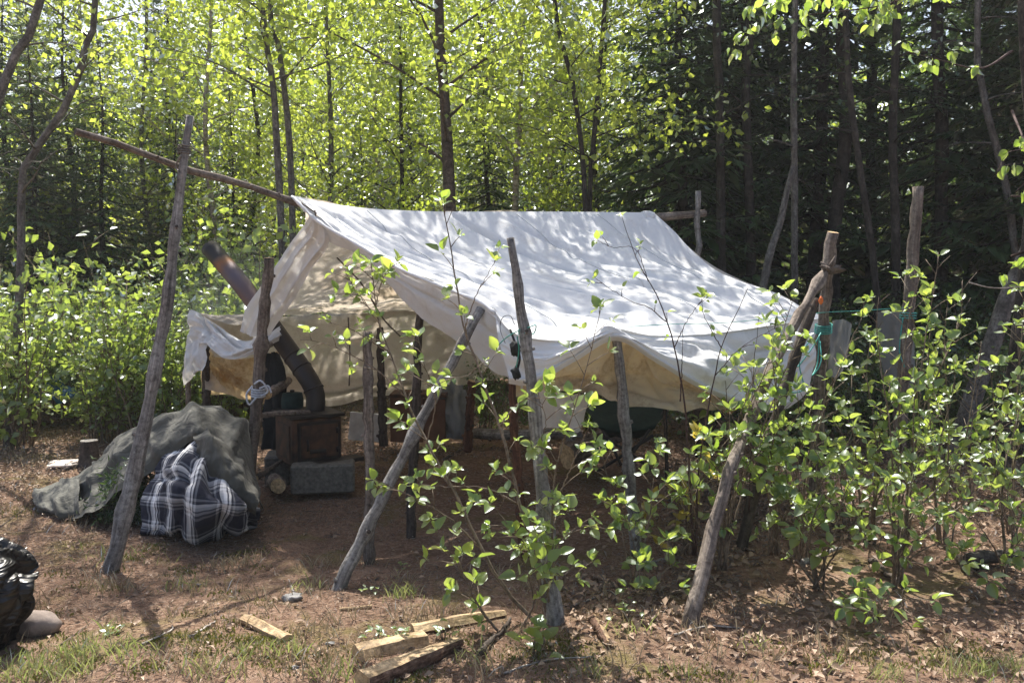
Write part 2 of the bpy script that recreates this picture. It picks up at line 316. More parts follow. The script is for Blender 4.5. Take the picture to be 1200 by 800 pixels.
def ground_mat():
    m, nt, out = new_mat('forest_floor'); L = nt.links.new
    tc = N(nt, 'ShaderNodeTexCoord'); O = tc.outputs['Object']
    def nz(sc, det=6, ro=.65, dist=0):
        n = N(nt, 'ShaderNodeTexNoise', i_Scale=sc, i_Detail=det, i_Roughness=ro, i_Distortion=dist); L(O, n.inputs['Vector']); return n.outputs[0]
    a = nz(.9, 5); b = nz(5, 7, .7); c = nz(38, 5, .75); d = nz(150, 3, .7); e = nz(1.7, 6, .7, .6)
    r1 = ramp(nt, [(.30, (.08, .050, .038)), (.48, (.21, .130, .090)), (.62, (.32, .215, .155)), (.78, (.52, .40, .31))]); L(b, r1.inputs[0])
    r2 = ramp(nt, [(.32, (.09, .058, .042)), (.5, (.29, .195, .140)), (.68, (.54, .43, .34))]); L(c, r2.inputs[0])
    mx = N(nt, 'ShaderNodeMixRGB'); mx.inputs[0].default_value = .55; L(r1.outputs[0], mx.inputs[1]); L(r2.outputs[0], mx.inputs[2])
    r3 = ramp(nt, [(.3, (.55, .5, .48)), (.7, (1.15, 1.12, 1.1))]); L(a, r3.inputs[0])
    m2 = N(nt, 'ShaderNodeMixRGB', blend_type='MULTIPLY'); m2.inputs[0].default_value = .7; L(mx.outputs[0], m2.inputs[1]); L(r3.outputs[0], m2.inputs[2])
    r4 = ramp(nt, [(.52, (0, 0, 0)), (.66, (.75, .75, .75))]); L(e, r4.inputs[0])
    m3 = N(nt, 'ShaderNodeMixRGB'); L(r4.outputs[0], m3.inputs[0]); L(m2.outputs[0], m3.inputs[1]); m3.inputs[2].default_value = (.17, .15, .055, 1)
    p = N(nt, 'ShaderNodeBsdfPrincipled', i_Roughness=.95); p.inputs['Specular IOR Level'].default_value = .1; L(m3.outputs[0], p.inputs['Base Color'])
    s = N(nt, 'ShaderNodeMath', operation='MULTIPLY_ADD'); L(d, s.inputs[0]); s.inputs[1].default_value = .4; L(c, s.inputs[2])
    s2 = N(nt, 'ShaderNodeMath', operation='ADD'); L(s.outputs[0], s2.inputs[0]); L(b, s2.inputs[1])
    bp = N(nt, 'ShaderNodeBump', i_Strength=.9, i_Distance=.03); L(s2.outputs[0], bp.inputs['Height']); L(bp.outputs[0], p.inputs['Normal']); L(p.outputs[0], out.inputs[0]); return m
M['ground'] = ground_mat()

# ------------------------------------------------------------------ ground
def grid_mesh(name, xs, ys, f, mat):
    X, Y = np.meshgrid(xs, ys); Z = f(X, Y); V = np.stack([X, Y, Z], -1).reshape(-1, 3); nx = len(xs); ny = len(ys)
    i = (np.arange(ny-1)[:, None]*nx + np.arange(nx-1)[None]).ravel()[:, None]
    return np_mesh(name, V, i + [0, 1, nx+1, nx], mat, smooth=True)
xs = np.concatenate([-np.geomspace(400, 7, 26)[:-1], np.linspace(-7, 7, 300), np.geomspace(7, 400, 26)[1:]])
ys = np.concatenate([-np.geomspace(100, 3, 14)[:-1], np.linspace(-3, 2, 20)[:-1], np.linspace(2, 10, 260), np.geomspace(10, 500, 60)[1:]])
def gz_full(X, Y):
    z = gz(X, np.minimum(Y, 40)); near = (Y > 1.5) & (Y < 12) & (abs(X) < 8)
    return z + np.where(near, .012*fbm(X*9, Y*9, 5, 3), 0)
g = link('ground', grid_mesh('ground', xs, ys, gz_full, M['ground'])); g['kind'] = 'structure'

# ------------------------------------------------------------------ trees: builders
def crown_points(tips, n, spread):
    idx = RNG.integers(0, len(tips), n); return tips[idx] + RNG.normal(size=(n, 3))*spread
def branch_set(mb, path, r0, r1, t0, t1, nb, length, rise, seed, sub=4, mat=0, droop=.15, taper=.35):
    """limbs off a trunk path; returns twig points the leaves gather round"""
    rr = random.Random(seed); tips = []; path = [Vector(p) for p in path]; K = len(path)
    ang = rr.random()*6.28
    for i in range(nb):
        t = t0 + (t1-t0)*(i+rr.random()*.8)/nb; k = t*(K-1); a = int(min(K-2, k)); p = path[a].lerp(path[a+1], k-a)
        ang += 2.4 + rr.uniform(-.4, .4); Lb = length*(1-.55*(t-t0)/(t1-t0+1e-6))*rr.uniform(.65, 1.15)
        d = Vector((math.cos(ang), math.sin(ang), rise*rr.uniform(.6, 1.4))).normalized(); rb = (r0+(r1-r0)*t)*taper
        pts = [p]; q = p.copy(); dd = d.copy(); ns = 6
        for s in range(ns):
            dd = (dd + Vector((rr.uniform(-.18, .18), rr.uniform(-.18, .18), rr.uniform(-.1, .1)-droop*s/ns))).normalized(); q = q + dd*(Lb/ns); pts.append(q.copy())
        mb.tube(pts, [max(.003, rb*(1-.9*s/ns)) for s in range(ns+1)], 5, mat, seed=i)
        for s in range(2, ns+1):
            tips.append(pts[s])
        for j in range(sub):
            s = rr.randint(1, ns-1); b = pts[s]; d2 = (dd + Vector((rr.uniform(-1, 1), rr.uniform(-1, 1), rr.uniform(-.4, .5)))).normalized(); l2 = Lb*rr.uniform(.25, .5)
            e = [b, b+d2*l2*.5+Vector((0, 0, rr.uniform(-.03, .03))), b+d2*l2+Vector((0, 0, -droop*l2*.5))]
            mb.tube(e, [rb*.35, rb*.22, .002], 4, mat, seed=j); tips += [e[1].lerp(e[2], .3), e[1].lerp(e[2], .65), e[2]]
    return np.array([tuple(t) for t in tips])
def leaves_on(tips, n, spread, size, droop=.4, width=.75, flat=.35):
    P = crown_points(tips, n, spread); D = rdir(n, -droop); Nn = rdir(n, flat)
    sz = size*RNG.uniform(.65, 1.25, n)
    cl = np.repeat(RNG.random(len(tips))[None], 1, 0).ravel(); tint = np.clip(RNG.random(n)*.7 + .3*RNG.random(n), 0, 1)
    return leaf_cloud(P, D, Nn, sz, width, .12, tint)
def build_broadleaf(path, r0, r1, seed, t0=.25, nb=20, length=1.5, rise=.55, nleaf=6000, spread=.16, size=.06, bark='bark_grey', leaf='birch_leaf', sub=5, sides=8, trunk_mat=None, smooth_n=24, droop=.15, ltop=None, thin=False):
    P = catmull(path, smooth_n); tr = MB()
    tr.tube(P, [r0+(r1-r0)*(i/(len(P)-1)) for i in range(len(P))], sides, 0, rough=.12, seed=seed)
    br = MB(); tips = branch_set(br, P, r0, r1, t0, .98, nb, length, rise, seed, sub, 0, droop)
    if ltop is not None: tips = tips[tips[:, 2] > ltop]
    if thin: keep = RNG.random(len(tips)) < np.clip(1.25-.14*np.maximum(0, tips[:, 2]-4.2), .25, 1); tips = tips[keep]
    V, F, tt = leaves_on(tips, nleaf, spread, size)
    return tr.mesh('trunk', M[bark]), br.mesh('branches', M[bark]), np_mesh('crown', V, F, M[leaf], tt)
def build_spruce(H, r0, seed, crown_lo=.12, R=1.6, nb=130, tw=16, bl=4, bare=14, leafless_lo=.0):
    rr = random.Random(seed); g = np.random.default_rng(seed); tr = MB()
    path = [(0, 0, -.1)] + [(.05*math.sin(k*1.1+seed), .05*math.cos(k*1.3+seed), H*k/8) for k in range(1, 9)]
    P = catmull(path, 20); tr.tube(P, [max(.012, r0*(1-i/19*.93)) for i in range(20)], 8, 0, rough=.12, seed=seed)
    br = MB(); A = []; Dd = []; Nn = []; Sz = []
    for i in range(nb):
        t = crown_lo + (1-crown_lo)*(i/nb)**.95; z = H*t; L = R*(1-t)**.8*rr.uniform(.7, 1.15)*(.55+.45*min(1, (t-crown_lo)*6+.3)) + .12
        a = i*2.39996 + rr.uniform(-.3, .3); dh = Vector((math.cos(a), math.sin(a), 0)); side = Vector((-dh.y, dh.x, 0)); pts = []
        for s in range(6):
            f = s/5; pts.append(Vector((0, 0, z)) + dh*L*f + Vector((0, 0, -L*(.42*f - .22*f*f)*rr.uniform(.9, 1.1) + .15*L*f**3)) + side*L*.06*rr.uniform(-1, 1)*f)
        br.tube(pts, [max(.003, .018*L*(1-s/5.5)) for s in range(6)], 4, 0, seed=i)
        for k in range(tw):
            f = .18 + .82*(k+rr.random())/tw; ii = min(4, int(f*5)); p = pts[ii].lerp(pts[ii+1], f*5-ii); sg = 1 if k % 2 else -1; l = L*(.36*(1-f)+.12)*rr.uniform(.7, 1.2)
            tw_dir = (dh*.75 + side*sg*rr.uniform(.5, 1.1) + Vector((0, 0, -.22+rr.uniform(-.15, .15)))).normalized()
            for b in range(bl):
                q = p + tw_dir*l*(b/bl); A.append(tuple(q)); d = tw_dir + Vector((rr.uniform(-.5, .5), rr.uniform(-.5, .5), rr.uniform(-.45, .15))); Dd.append(tuple(d)); Nn.append((rr.uniform(-.5, .5), rr.uniform(-.5, .5), 1)); Sz.append(max(.07, l*.55)*rr.uniform(.8, 1.3))
    for i in range(bare):
        z = H*crown_lo*rr.uniform(.25, 1.25); a = rr.uniform(0, 6.28); L = rr.uniform(.4, 1.1); d = Vector((math.cos(a), math.sin(a), rr.uniform(-.35, .05)))
        q = [Vector((0, 0, z)) + d*L*s/3 + Vector((0, 0, -.06*s*s*rr.random())) for s in range(4)]; br.tube(q, [.009, .006, .004, .0015], 4, 0, seed=i)
        for j in range(4):
            b = q[rr.randint(1, 3)]; br.tube([b, b+Vector((rr.uniform(-.3, .3), rr.uniform(-.3, .3), rr.uniform(-.2, .05)))], [.003, .001], 3, 0)
    V, F, tt = leaf_cloud(np.array(A), np.array(Dd), np.array(Nn), np.array(Sz), .30, .05)
    return tr.mesh('trunk', M['bark_dark']), br.mesh('branches', M['bark_dark']), np_mesh('crown', V, F, M['needle'], tt)
def build_shrub(seed, H=1.8, ns=9, nleaf=1300, size=.055, leaf='shrub_leaf', spread=.10, lean=.35):
    rr = random.Random(seed); br = MB(); tips = []
    for i in range(ns):
        a = rr.uniform(0, 6.28); h = H*rr.uniform(.6, 1.1); l = rr.uniform(.1, lean)*h; b = Vector((rr.uniform(-.12, .12), rr.uniform(-.12, .12), -.05))
        pts = [b + Vector((math.cos(a)*l*f**1.4, math.sin(a)*l*f**1.4, h*f)) + Vector((rr.uniform(-.03, .03), rr.uniform(-.03, .03), 0)) for f in (0, .2, .4, .6, .8, 1)]
        br.tube(pts, [.011, .010, .008, .006, .004, .002], 5, 0, seed=i)
        for j in range(9):
            f = rr.uniform(.18, 1); k = min(4, int(f*5)); p = pts[k].lerp(pts[k+1], f*5-k); d = Vector((rr.uniform(-1, 1), rr.uniform(-1, 1), rr.uniform(-.1, .8))).normalized()*rr.uniform(.12, .38)
            br.tube([p, p+d*.5+Vector((0, 0, .02)), p+d], [.004, .003, .0015], 3, 0); tips += [p+d*.5, p+d*.8, p+d]
    V, F, tt = leaves_on(np.array([tuple(t) for t in tips]), nleaf, spread*.7, size, .0, .72, .9)
    return br.mesh('stems', M['stem']), np_mesh('foliage', V, F, M[leaf], tt)
def plant_tree(name, label, cat, meshes, loc, group=None, rz=0, sc=1, tilt=0):
    t = thing(name, label, cat, loc, group); t.rotation_euler = (tilt, 0, rz); t.scale = (sc, sc, sc)
    for nm, me in meshes:
        o = link(nm, me, t)
        if nm in ('crown', 'foliage', 'branches', 'stems'): o['kind'] = 'stuff'
    return t
def wpath(b, pts): return [Vector(p)-b for p in pts]

# thin haze added to imitate lens flare, one closed box round the camera and the whole camp
def haze_box():
    m = bpy.data.materials.new('haze'); m.use_nodes = True; t = m.node_tree; t.nodes.clear(); o = t.nodes.new('ShaderNodeOutputMaterial')
    v = t.nodes.new('ShaderNodeVolumePrincipled'); v.inputs['Color'].default_value = (.9, .93, .97, 1); v.inputs['Density'].default_value = .0013; v.inputs['Anisotropy'].default_value = .3; t.links.new(v.outputs[0], o.inputs['Volume'])
    mb = MB(); mb.box((0, 200, 6), 820, 620, 18); h = mb.obj('haze', m, smooth=False); h['kind'] = 'stuff'; h['label'] = 'thin haze added round the camp to imitate lens flare'
haze_box()
exec_parts = []
# ------------------------------------------------------------------ trees with trunks one can tell apart
def path_tree(name, label, pix, top, r0, r1, seed, **k):
    """pix: (px, py, depth) up the trunk; top: world offset where the trunk ends above the picture"""
    pts = [W(*p) for p in pix]; b = pts[0].copy(); b.z = float(gz(b.x, b.y)) - .05
    if pts[0].z < b.z + .1: pts = pts[1:]
    pts = [b] + pts + [pts[-1] + Vector(top)]
    bark = k.get('bark', 'bark_grey'); meshes = build_broadleaf([p-b for p in pts], r0, r1, seed, **k)
    return plant_tree(name, label, 'tree', list(zip(('trunk', 'branches', 'crown'), meshes)), b)
path_tree('birch_tree', 'grey forked tree with bare dead limbs at the far left edge behind the clearing', [(8, 520, 7.9), (20, 400, 8), (25, 280, 8), (28, 195, 8), (62, 150, 8), (88, 100, 8), (104, 40, 8), (112, 0, 8)], (.3, 0, 3.2), .044, .018, 11, t0=.3, nb=22, length=1.1, nleaf=900, size=.06, spread=.12, ltop=3.1)
path_tree('birch_tree', 'slim grey leaning tree cut by the top left corner of the view', [(-60, 480, 7.2), (-40, 300, 7.2), (-8, 140, 7.2), (20, 60, 7.2), (48, 0, 7.2)], (.5, 0, 2.2), .046, .024, 12, t0=.35, nb=10, length=.9, nleaf=350, size=.06, spread=.12, ltop=3.4)
path_tree('birch_tree', 'left stem of the two slim pale trunks rising behind the front end of the tent', [(333, 480, 9), (331, 300, 9), (325, 180, 9), (320, 100, 9), (306, 0, 9)], (-.4, 0, 4.4), .048, .014, 13, t0=.38, nb=24, length=1.5, nleaf=2900, size=.080, bark='bark_grey')
path_tree('birch_tree', 'right stem of the two slim pale trunks rising behind the front end of the tent', [(347, 480, 9.2), (343, 270, 9.2), (338, 150, 9.2), (326, 50, 9.2), (317, 0, 9.2)], (.1, .4, 4.0), .044, .014, 14, t0=.4, nb=22, length=1.6, nleaf=2900, size=.080, bark='bark_grey')
path_tree('birch_tree', 'reddish brown birch trunk with peeling bark straight above the middle of the ridge', [(530, 480, 9.2), (527, 240, 9.2), (521, 120, 9.2), (514, 0, 9.2)], (-.1, 0, 4.6), .078, .02, 15, t0=.30, nb=30, length=1.9, nleaf=4600, size=.080, bark='bark_brown')
path_tree('birch_tree', 'pale straight birch trunk half hidden by bright leaves behind the ridge', [(600, 480, 11.5), (604, 225, 11.5), (608, 150, 11.5), (613, 0, 11.5)], (.1, 0, 3.6), .055, .02, 16, t0=.32, nb=30, length=1.9, nleaf=5000, size=.084, bark='bark_birch')
path_tree('aspen_tree', 'thin leaning dark stem of the forked pair above the ridge, left one', [(690, 470, 8.8), (686, 245, 8.8), (680, 160, 8.8), (668, 80, 8.8), (651, 12, 8.8)], (-.3, .2, 3.2), .035, .012, 17, t0=.33, nb=20, length=1.3, nleaf=2300, size=.080, bark='bark_dark')
path_tree('aspen_tree', 'thin straight dark stem of the forked pair above the ridge, right one', [(692, 470, 8.9), (691, 240, 8.9), (697, 150, 8.9), (709, 0, 8.9)], (.2, .2, 3.2), .033, .012, 18, t0=.35, nb=20, length=1.3, nleaf=2300, size=.080, bark='bark_dark')
# right: dark trunks
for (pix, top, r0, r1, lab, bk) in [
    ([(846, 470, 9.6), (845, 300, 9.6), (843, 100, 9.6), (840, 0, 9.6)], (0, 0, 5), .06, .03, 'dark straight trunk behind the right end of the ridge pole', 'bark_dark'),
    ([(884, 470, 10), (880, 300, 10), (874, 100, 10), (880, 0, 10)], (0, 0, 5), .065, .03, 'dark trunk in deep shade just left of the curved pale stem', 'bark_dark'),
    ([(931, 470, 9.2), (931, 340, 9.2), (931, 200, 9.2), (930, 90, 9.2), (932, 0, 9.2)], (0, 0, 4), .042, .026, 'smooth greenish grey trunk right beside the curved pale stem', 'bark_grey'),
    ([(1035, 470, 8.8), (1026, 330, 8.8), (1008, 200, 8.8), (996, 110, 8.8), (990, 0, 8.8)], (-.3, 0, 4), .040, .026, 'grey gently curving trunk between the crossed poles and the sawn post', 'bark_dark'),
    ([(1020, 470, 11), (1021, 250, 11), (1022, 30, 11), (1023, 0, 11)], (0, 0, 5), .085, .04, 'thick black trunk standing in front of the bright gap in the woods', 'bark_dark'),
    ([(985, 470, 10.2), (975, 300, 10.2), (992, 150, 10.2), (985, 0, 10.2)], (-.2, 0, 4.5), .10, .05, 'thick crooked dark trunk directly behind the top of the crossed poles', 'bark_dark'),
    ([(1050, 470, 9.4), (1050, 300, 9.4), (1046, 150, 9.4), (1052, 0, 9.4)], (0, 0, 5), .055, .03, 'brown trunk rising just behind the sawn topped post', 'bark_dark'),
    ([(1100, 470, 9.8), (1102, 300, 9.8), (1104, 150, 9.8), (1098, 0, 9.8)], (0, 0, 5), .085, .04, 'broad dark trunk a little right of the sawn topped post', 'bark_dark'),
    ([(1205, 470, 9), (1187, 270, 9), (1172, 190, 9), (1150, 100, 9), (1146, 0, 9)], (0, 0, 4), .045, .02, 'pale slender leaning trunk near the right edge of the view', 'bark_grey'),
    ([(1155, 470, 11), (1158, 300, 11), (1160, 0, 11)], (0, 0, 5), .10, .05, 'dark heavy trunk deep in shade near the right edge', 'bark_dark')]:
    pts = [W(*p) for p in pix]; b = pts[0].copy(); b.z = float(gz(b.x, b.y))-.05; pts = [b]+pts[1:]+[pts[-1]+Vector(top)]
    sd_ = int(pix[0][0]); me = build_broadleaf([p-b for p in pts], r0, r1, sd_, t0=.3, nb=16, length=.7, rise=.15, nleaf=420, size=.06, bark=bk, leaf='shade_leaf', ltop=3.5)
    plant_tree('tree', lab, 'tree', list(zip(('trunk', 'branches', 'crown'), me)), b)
# small curved pale stem and the leaning grey trunk
def bare_stem(name, label, cat, pix, r0, r1, mat, seed=0):
    pts = catmull([W(*p) for p in pix], 18); mb = MB(); mb.tube(pts, [r0+(r1-r0)*i/17 for i in range(18)], 8, 0, rough=.15, seed=seed)
    return tag(mb.obj(name, M[mat]), label, cat)
bare_stem('curved_trunk', 'short curved pale dead stem leaning in the dark woods right of the tent', 'tree', [(884, 420, 8.4), (893, 345, 8.4), (903, 295, 8.4), (914, 262, 8.4), (922, 225, 8.4), (930, 195, 8.4)], .05, .028, 'bark_grey', 3)
bare_stem('leaning_trunk', 'grey leaning trunk slanting up to the right edge behind the bushes', 'tree', [(1112, 560, 7.2), (1135, 480, 7.2), (1155, 425, 7.2), (1180, 350, 7.2), (1215, 270, 7.2), (1260, 170, 7.2)], .085, .06, 'bark_grey', 4)

# ------------------------------------------------------------------ the woods: copies of a few trees
broad = [build_broadleaf([(0, 0, -.1), (.1, 0, 2), (-.1, .1, 4), (.1, 0, 6.2), (.0, 0, 8.6)], .06, .015, s, t0=.24, nb=42, length=2.1, nleaf=4300, size=.086, spread=.13, sub=4, bark=bk, thin=True) for s, bk in ((21, 'bark_grey'), (22, 'bark_birch'), (23, 'bark_dark'))]
spr = [build_spruce(9.5, .10, 31, .10, 2.0, 150, 18, 4), build_spruce(11, .12, 32, .22, 1.9, 150, 18, 4, 26), build_spruce(7.5, .08, 33, .06, 1.7, 130, 16, 4)]
TN = ('trunk', 'branches', 'crown')
BW = 'bright leafy birches standing behind the tent'
spots = [(175, 12.8, 0, .95, 'light leafy birch between the dark left spruce and the tall tied pole'), (255, 12.5, 1, 1.0, 'bright birch filling the view above the raised end of the ridge pole'),
    (300, 13.5, 2, 1.0, 'bright birch standing behind the stovepipe and the twin pale trunks'), (385, 11.5, 0, .95, 'bright green birch just right of the twin pale trunks'), (450, 13, 1, 1.05, 'tall birch with fine leaves left of the peeling brown trunk'),
    (475, 10.8, 2, .8, 'small birch with low leaves left of the peeling brown trunk'), (565, 13.5, 0, 1.05, 'leafy birch between the peeling brown trunk and the pale trunk'), (645, 12.5, 1, .95, 'bright birch between the pale trunk and the forked dark pair'),
    (705, 11.5, 2, .85, 'bright birch beside the forked dark pair where the woods turn dark'), (110, 14, 1, 1.0, 'birch behind the dark left spruce with bright upper leaves'), (40, 15, 0, 1.1, 'birch deep at the left edge behind the forked grey tree'),
    (1010, 16, 1, .9, 'sunlit birch glimpsed between the dark trunks on the right')]
for i, (px, d, k, sc, lab) in enumerate(spots): plant_tree('birch_tree', lab, 'tree', list(zip(TN, broad[k])), B(px, d), 'leafy birches behind the tent', i*1.7, sc*.90)
sp_spots = [(45, 11.8, 2, 1.02, 'dark young spruce just right of the bend in the grey forked trunk'), (125, 12.0, 2, 1.0, 'dark young spruce below the raised tip of the ridge pole'), (212, 12.4, 2, .80, 'dark low spruce seen between the tall tied pole and the stovepipe'), (275, 13.2, 2, .9, 'shaded spruce behind the stovepipe top'),
    (425, 11.9, 2, .74, 'dark spruce low behind the left half of the ridge'), (570, 12.2, 2, .78, 'dark spruce low behind the middle of the ridge'), (660, 14.0, 2, .95, 'dark spruce low behind the right half of the ridge'), (15, 13.5, 0, 1.0, 'dark spruce behind the grey forked tree at the left'), (88, 13.2, 2, 1.25, 'dark bushy spruce left of the raised tip of the ridge pole'), (-70, 12.5, 1, 1, 'spruce at the left edge half outside the view'), (205, 14.5, 1, 1.0, 'shaded spruce seen through the gap beside the tall tied pole'),
    (480, 16, 0, 1, 'dark spruce behind the birches left of the peeling brown trunk'),
    (795, 10.6, 0, .95, 'spruce with feathery boughs behind the end of the ridge pole'), (775, 13.0, 2, 1.15, 'spruce bordering the bright birches with sky showing past its boughs'), (860, 11, 1, 1, 'dark spruce right of the ridge pole end'), (905, 12, 0, 1.05, 'dense dark spruce above the right corner of the tent'),
    (955, 10.8, 1, 1.0, 'dark spruce behind the crossed poles'), (1045, 12.5, 2, .95, 'tall spruce behind the sawn topped post with sky between its twigs'), (1095, 10.4, 0, .95, 'dark spruce right of the sawn topped post'), (1150, 11.6, 1, 1.0, 'dark spruce behind the pale slender leaning trunk'), (1200, 9.6, 0, .9, 'dark spruce filling the right edge'), (1270, 9, 1, 1, 'spruce just outside the right edge of the view with boughs reaching in')]
for i, (px, d, k, sc, lab) in enumerate(sp_spots): plant_tree('spruce_tree', lab, 'tree', list(zip(TN, spr[k])), B(px, d), 'dark spruces round the camp', i*2.1, sc*(.68 if px < 500 else .9))
rr = random.Random(5)
for i in range(64):
    px = -150 + 1500*((i*0.618) % 1); d = 16.5 + 14*((i*.377) % 1); x = (px-600)/1000*d
    dark = px < 200 or px > 740 or rr.random() < .35
    if dark: plant_tree('spruce_tree', ('distant spruce in the dark woods behind the left thicket' if px < 300 else 'distant spruce low behind the bright birches over the ridge' if px < 720 else 'distant spruce deep behind the dark trunks right of the tent'), 'tree', list(zip(TN, spr[i % 3])), B(px, d), 'distant spruces', rr.uniform(0, 6), rr.uniform(.45, .95)*(.6 if 1000 < px < 1110 or 690 < px < 820 or px < 50 else 1))
    else: plant_tree('birch_tree', 'distant leafy birch in the green mass of woods behind the tent', 'tree', list(zip(TN, broad[i % 3])), B(px, d), 'distant birches', rr.uniform(0, 6), rr.uniform(.8, 1.15))
# far woods that close the horizon
n = 26000; d = RNG.uniform(24, 40, n); x = RNG.uniform(-.85, .85, n)*d; z = RNG.random(n)**1.3*8.0
V, F, tt = leaf_cloud(np.stack([x, d, z+gz(x, d)], -1), rdir(n, -.3), rdir(n), RNG.uniform(.25, .6, n), .8, .1)
fw = link('far_woods', np_mesh('far_woods', V, F, M['shade_leaf'], tt)); tag(fw, 'distant mass of dark green woods closing the view', 'woods', kind='stuff')

# ------------------------------------------------------------------ understorey shrubs
def zone(q, d, shade):
    if shade:
        for lim, t in ((700, 'shaded alder shrub low behind the open tent, under the canvas edge'), (960, 'shaded alder shrub behind the right corner of the canvas'), (1110, 'shaded alder shrub in the dark behind the crossed poles and sawn post'), (9999, 'shaded alder shrub in the dark by the leaning trunk at the right edge')):
            if q < lim: return t
    far = 'front' if d < 9.3 else 'rear'
    for lim, t in ((25, 'beside the grey forked tree at the left edge'), (110, 'round the blue tarp'), (175, 'just left of the tall tied pole'), (260, 'between the tall tied pole and the ragged white flap'), (330, 'under the stovepipe top'), (9999, 'behind the far wall of the tent')):
        if q < lim: return 'sunlit alder shrub, ' + far + ' of thicket, ' + t
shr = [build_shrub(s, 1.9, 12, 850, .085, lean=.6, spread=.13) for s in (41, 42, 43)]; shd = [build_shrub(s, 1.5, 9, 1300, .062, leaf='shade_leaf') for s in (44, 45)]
i = 0
for d, x0, x1, st in ((7.7, -30, 20, 40), (8.0, 112, 215, 40), (8.2, -20, 150, 44), (8.9, -60, 330, 36), (9.7, -60, 360, 36), (10.6, -60, 400, 40), (11.5, -60, 430, 48), (12.4, -40, 620, 60)):
    px = x0
    while px < x1:
        q = px + rr.uniform(-14, 14)
        if not (d < 8.5 and 40 < q < 110) and not(d<9.5 and 20<q<95):
            plant_tree('alder_shrub', zone(q, d, False), 'shrub', list(zip(('stems', 'foliage'), shr[i % 3])), B(q, d+rr.uniform(-.3, .3)), 'alder shrubs left of and behind the tent', rr.uniform(0, 6), rr.uniform(.6, 1.45)*(.66 if d < 8.5 else .86))
        px += st; i += 1
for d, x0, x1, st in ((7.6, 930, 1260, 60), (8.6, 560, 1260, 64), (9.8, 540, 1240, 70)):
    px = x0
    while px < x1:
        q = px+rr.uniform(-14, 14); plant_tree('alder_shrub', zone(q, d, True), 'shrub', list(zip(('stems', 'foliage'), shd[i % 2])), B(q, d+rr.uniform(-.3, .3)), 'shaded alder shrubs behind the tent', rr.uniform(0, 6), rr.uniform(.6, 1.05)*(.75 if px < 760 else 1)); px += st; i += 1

# ------------------------------------------------------------------ poles
def pole(name, label, cat, pix, r0, r1, mat='grey_pole', seed=0, sink=True, knots=8, cap='sawn', sides=12, rough=.14, group=None, world=False):
    pts = [Vector(p) if world else W(*p) for p in pix]
    if sink: d = (pts[0]-pts[1]).normalized(); pts[0] = pts[0] + d*.06
    n = 26; P = catmull(pts, n); rr = random.Random(seed+100); L = (pts[-1]-pts[0]).length
    for i in range(1, n-1): P[i] += np.array([rr.uniform(-1, 1), rr.uniform(-1, 1), 0])*.0055
    rad = [(r0+(r1-r0)*i/(n-1))*(1+.07*math.sin(i*1.7+seed)+rr.uniform(-.05, .05)) for i in range(n)]
    for k in range(knots): j = rr.randint(2, n-2); rad[j] *= 1.14
    mb = MB(); mb.tube(P, rad, sides, 0, cap=1, rough=rough, seed=seed)
    o = mb.obj(name, [M[mat], M[cap]]); tag(o, label, cat, group)
    for k in range(knots):                                         # branch stubs left by the axe
        j = rr.randint(2, n-3); a = rr.uniform(0, 6.28); t = Vector(P[j+1]-P[j]).normalized(); u = t.orthogonal().normalized(); u.rotate(Quaternion(t, a))
        sb = MB(); sb.tube([Vector(P[j])+u*rad[j]*.6, Vector(P[j])+u*(rad[j]*1.0+.012)+t*.006], [rad[j]*.42, rad[j]*.3], 6, 0, cap=1); s = sb.obj('branch_stub', [M[mat], M['dark_pole']], o)
    return o
pole('tent_pole', 'tall grey weathered pole tied to the ridge pole at the far left of the tent', 'pole', [(128, 672, 4.55), (160, 545, 4.6), (190, 390, 4.66), (207, 265, 4.7), (223, 136, 4.76)], .045, .020, seed=1, knots=8)
pole('ridge_pole', 'long bowed ridge pole sticking out of the tent top towards the upper left', 'pole', [(88, 154, 4.42), (150, 172, 4.6), (215, 198, 4.82), (280, 214, 5.15), (342, 236, 5.52), (380, 247, 5.75), (430, 256, 6.1), (560, 259, 6.68), (700, 258, 7.22), (765, 255, 7.44), (826, 250, 7.62)], .017, .034, 'brown_pole', 2, False, 7, cap='dark_pole')
pole('tent_pole', 'grey pole leaning up to the right under the front corner of the canvas', 'pole', [(391, 699, 4.2), (440, 600, 4.33), (500, 480, 4.5), (564, 362, 4.68)], .034, .024, seed=3)
pole('tent_pole', 'upright light brown barked pole in the tent opening, foot beside the leaning grey pole', 'pole', [(432, 660, 4.72), (434, 560, 4.75), (431, 470, 4.78), (431, 388, 4.8)], .031, .025, 'brown_pole', 4)
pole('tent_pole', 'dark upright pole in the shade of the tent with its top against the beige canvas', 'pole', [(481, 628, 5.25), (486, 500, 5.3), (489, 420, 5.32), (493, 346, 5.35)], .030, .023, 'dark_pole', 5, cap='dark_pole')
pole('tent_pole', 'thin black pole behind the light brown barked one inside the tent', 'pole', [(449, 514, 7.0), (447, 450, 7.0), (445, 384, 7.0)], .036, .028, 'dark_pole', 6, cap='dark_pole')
pole('tent_pole', 'short greyish brown pole with white rope, standing in front of the stove', 'pole', [(293, 545, 5.9), (303, 450, 5.85), (308, 380, 5.82), (315, 302, 5.8)], .042, .034, 'brown_pole', 7)
pole('tent_pole', 'grey pole with teal string standing before the middle of the canvas roof', 'pole', [(652, 747, 3.72), (642, 650, 3.78), (630, 520, 3.86), (616, 400, 3.93), (598, 279, 4.0)], .042, .018, seed=8, knots=9)
pole('tent_pole', 'grey pole holding up the side hem of the canvas in a peak', 'pole', [(745, 640, 4.86), (738, 560, 4.84), (730, 470, 4.8), (722, 392, 4.74)], .034, .026, seed=9)
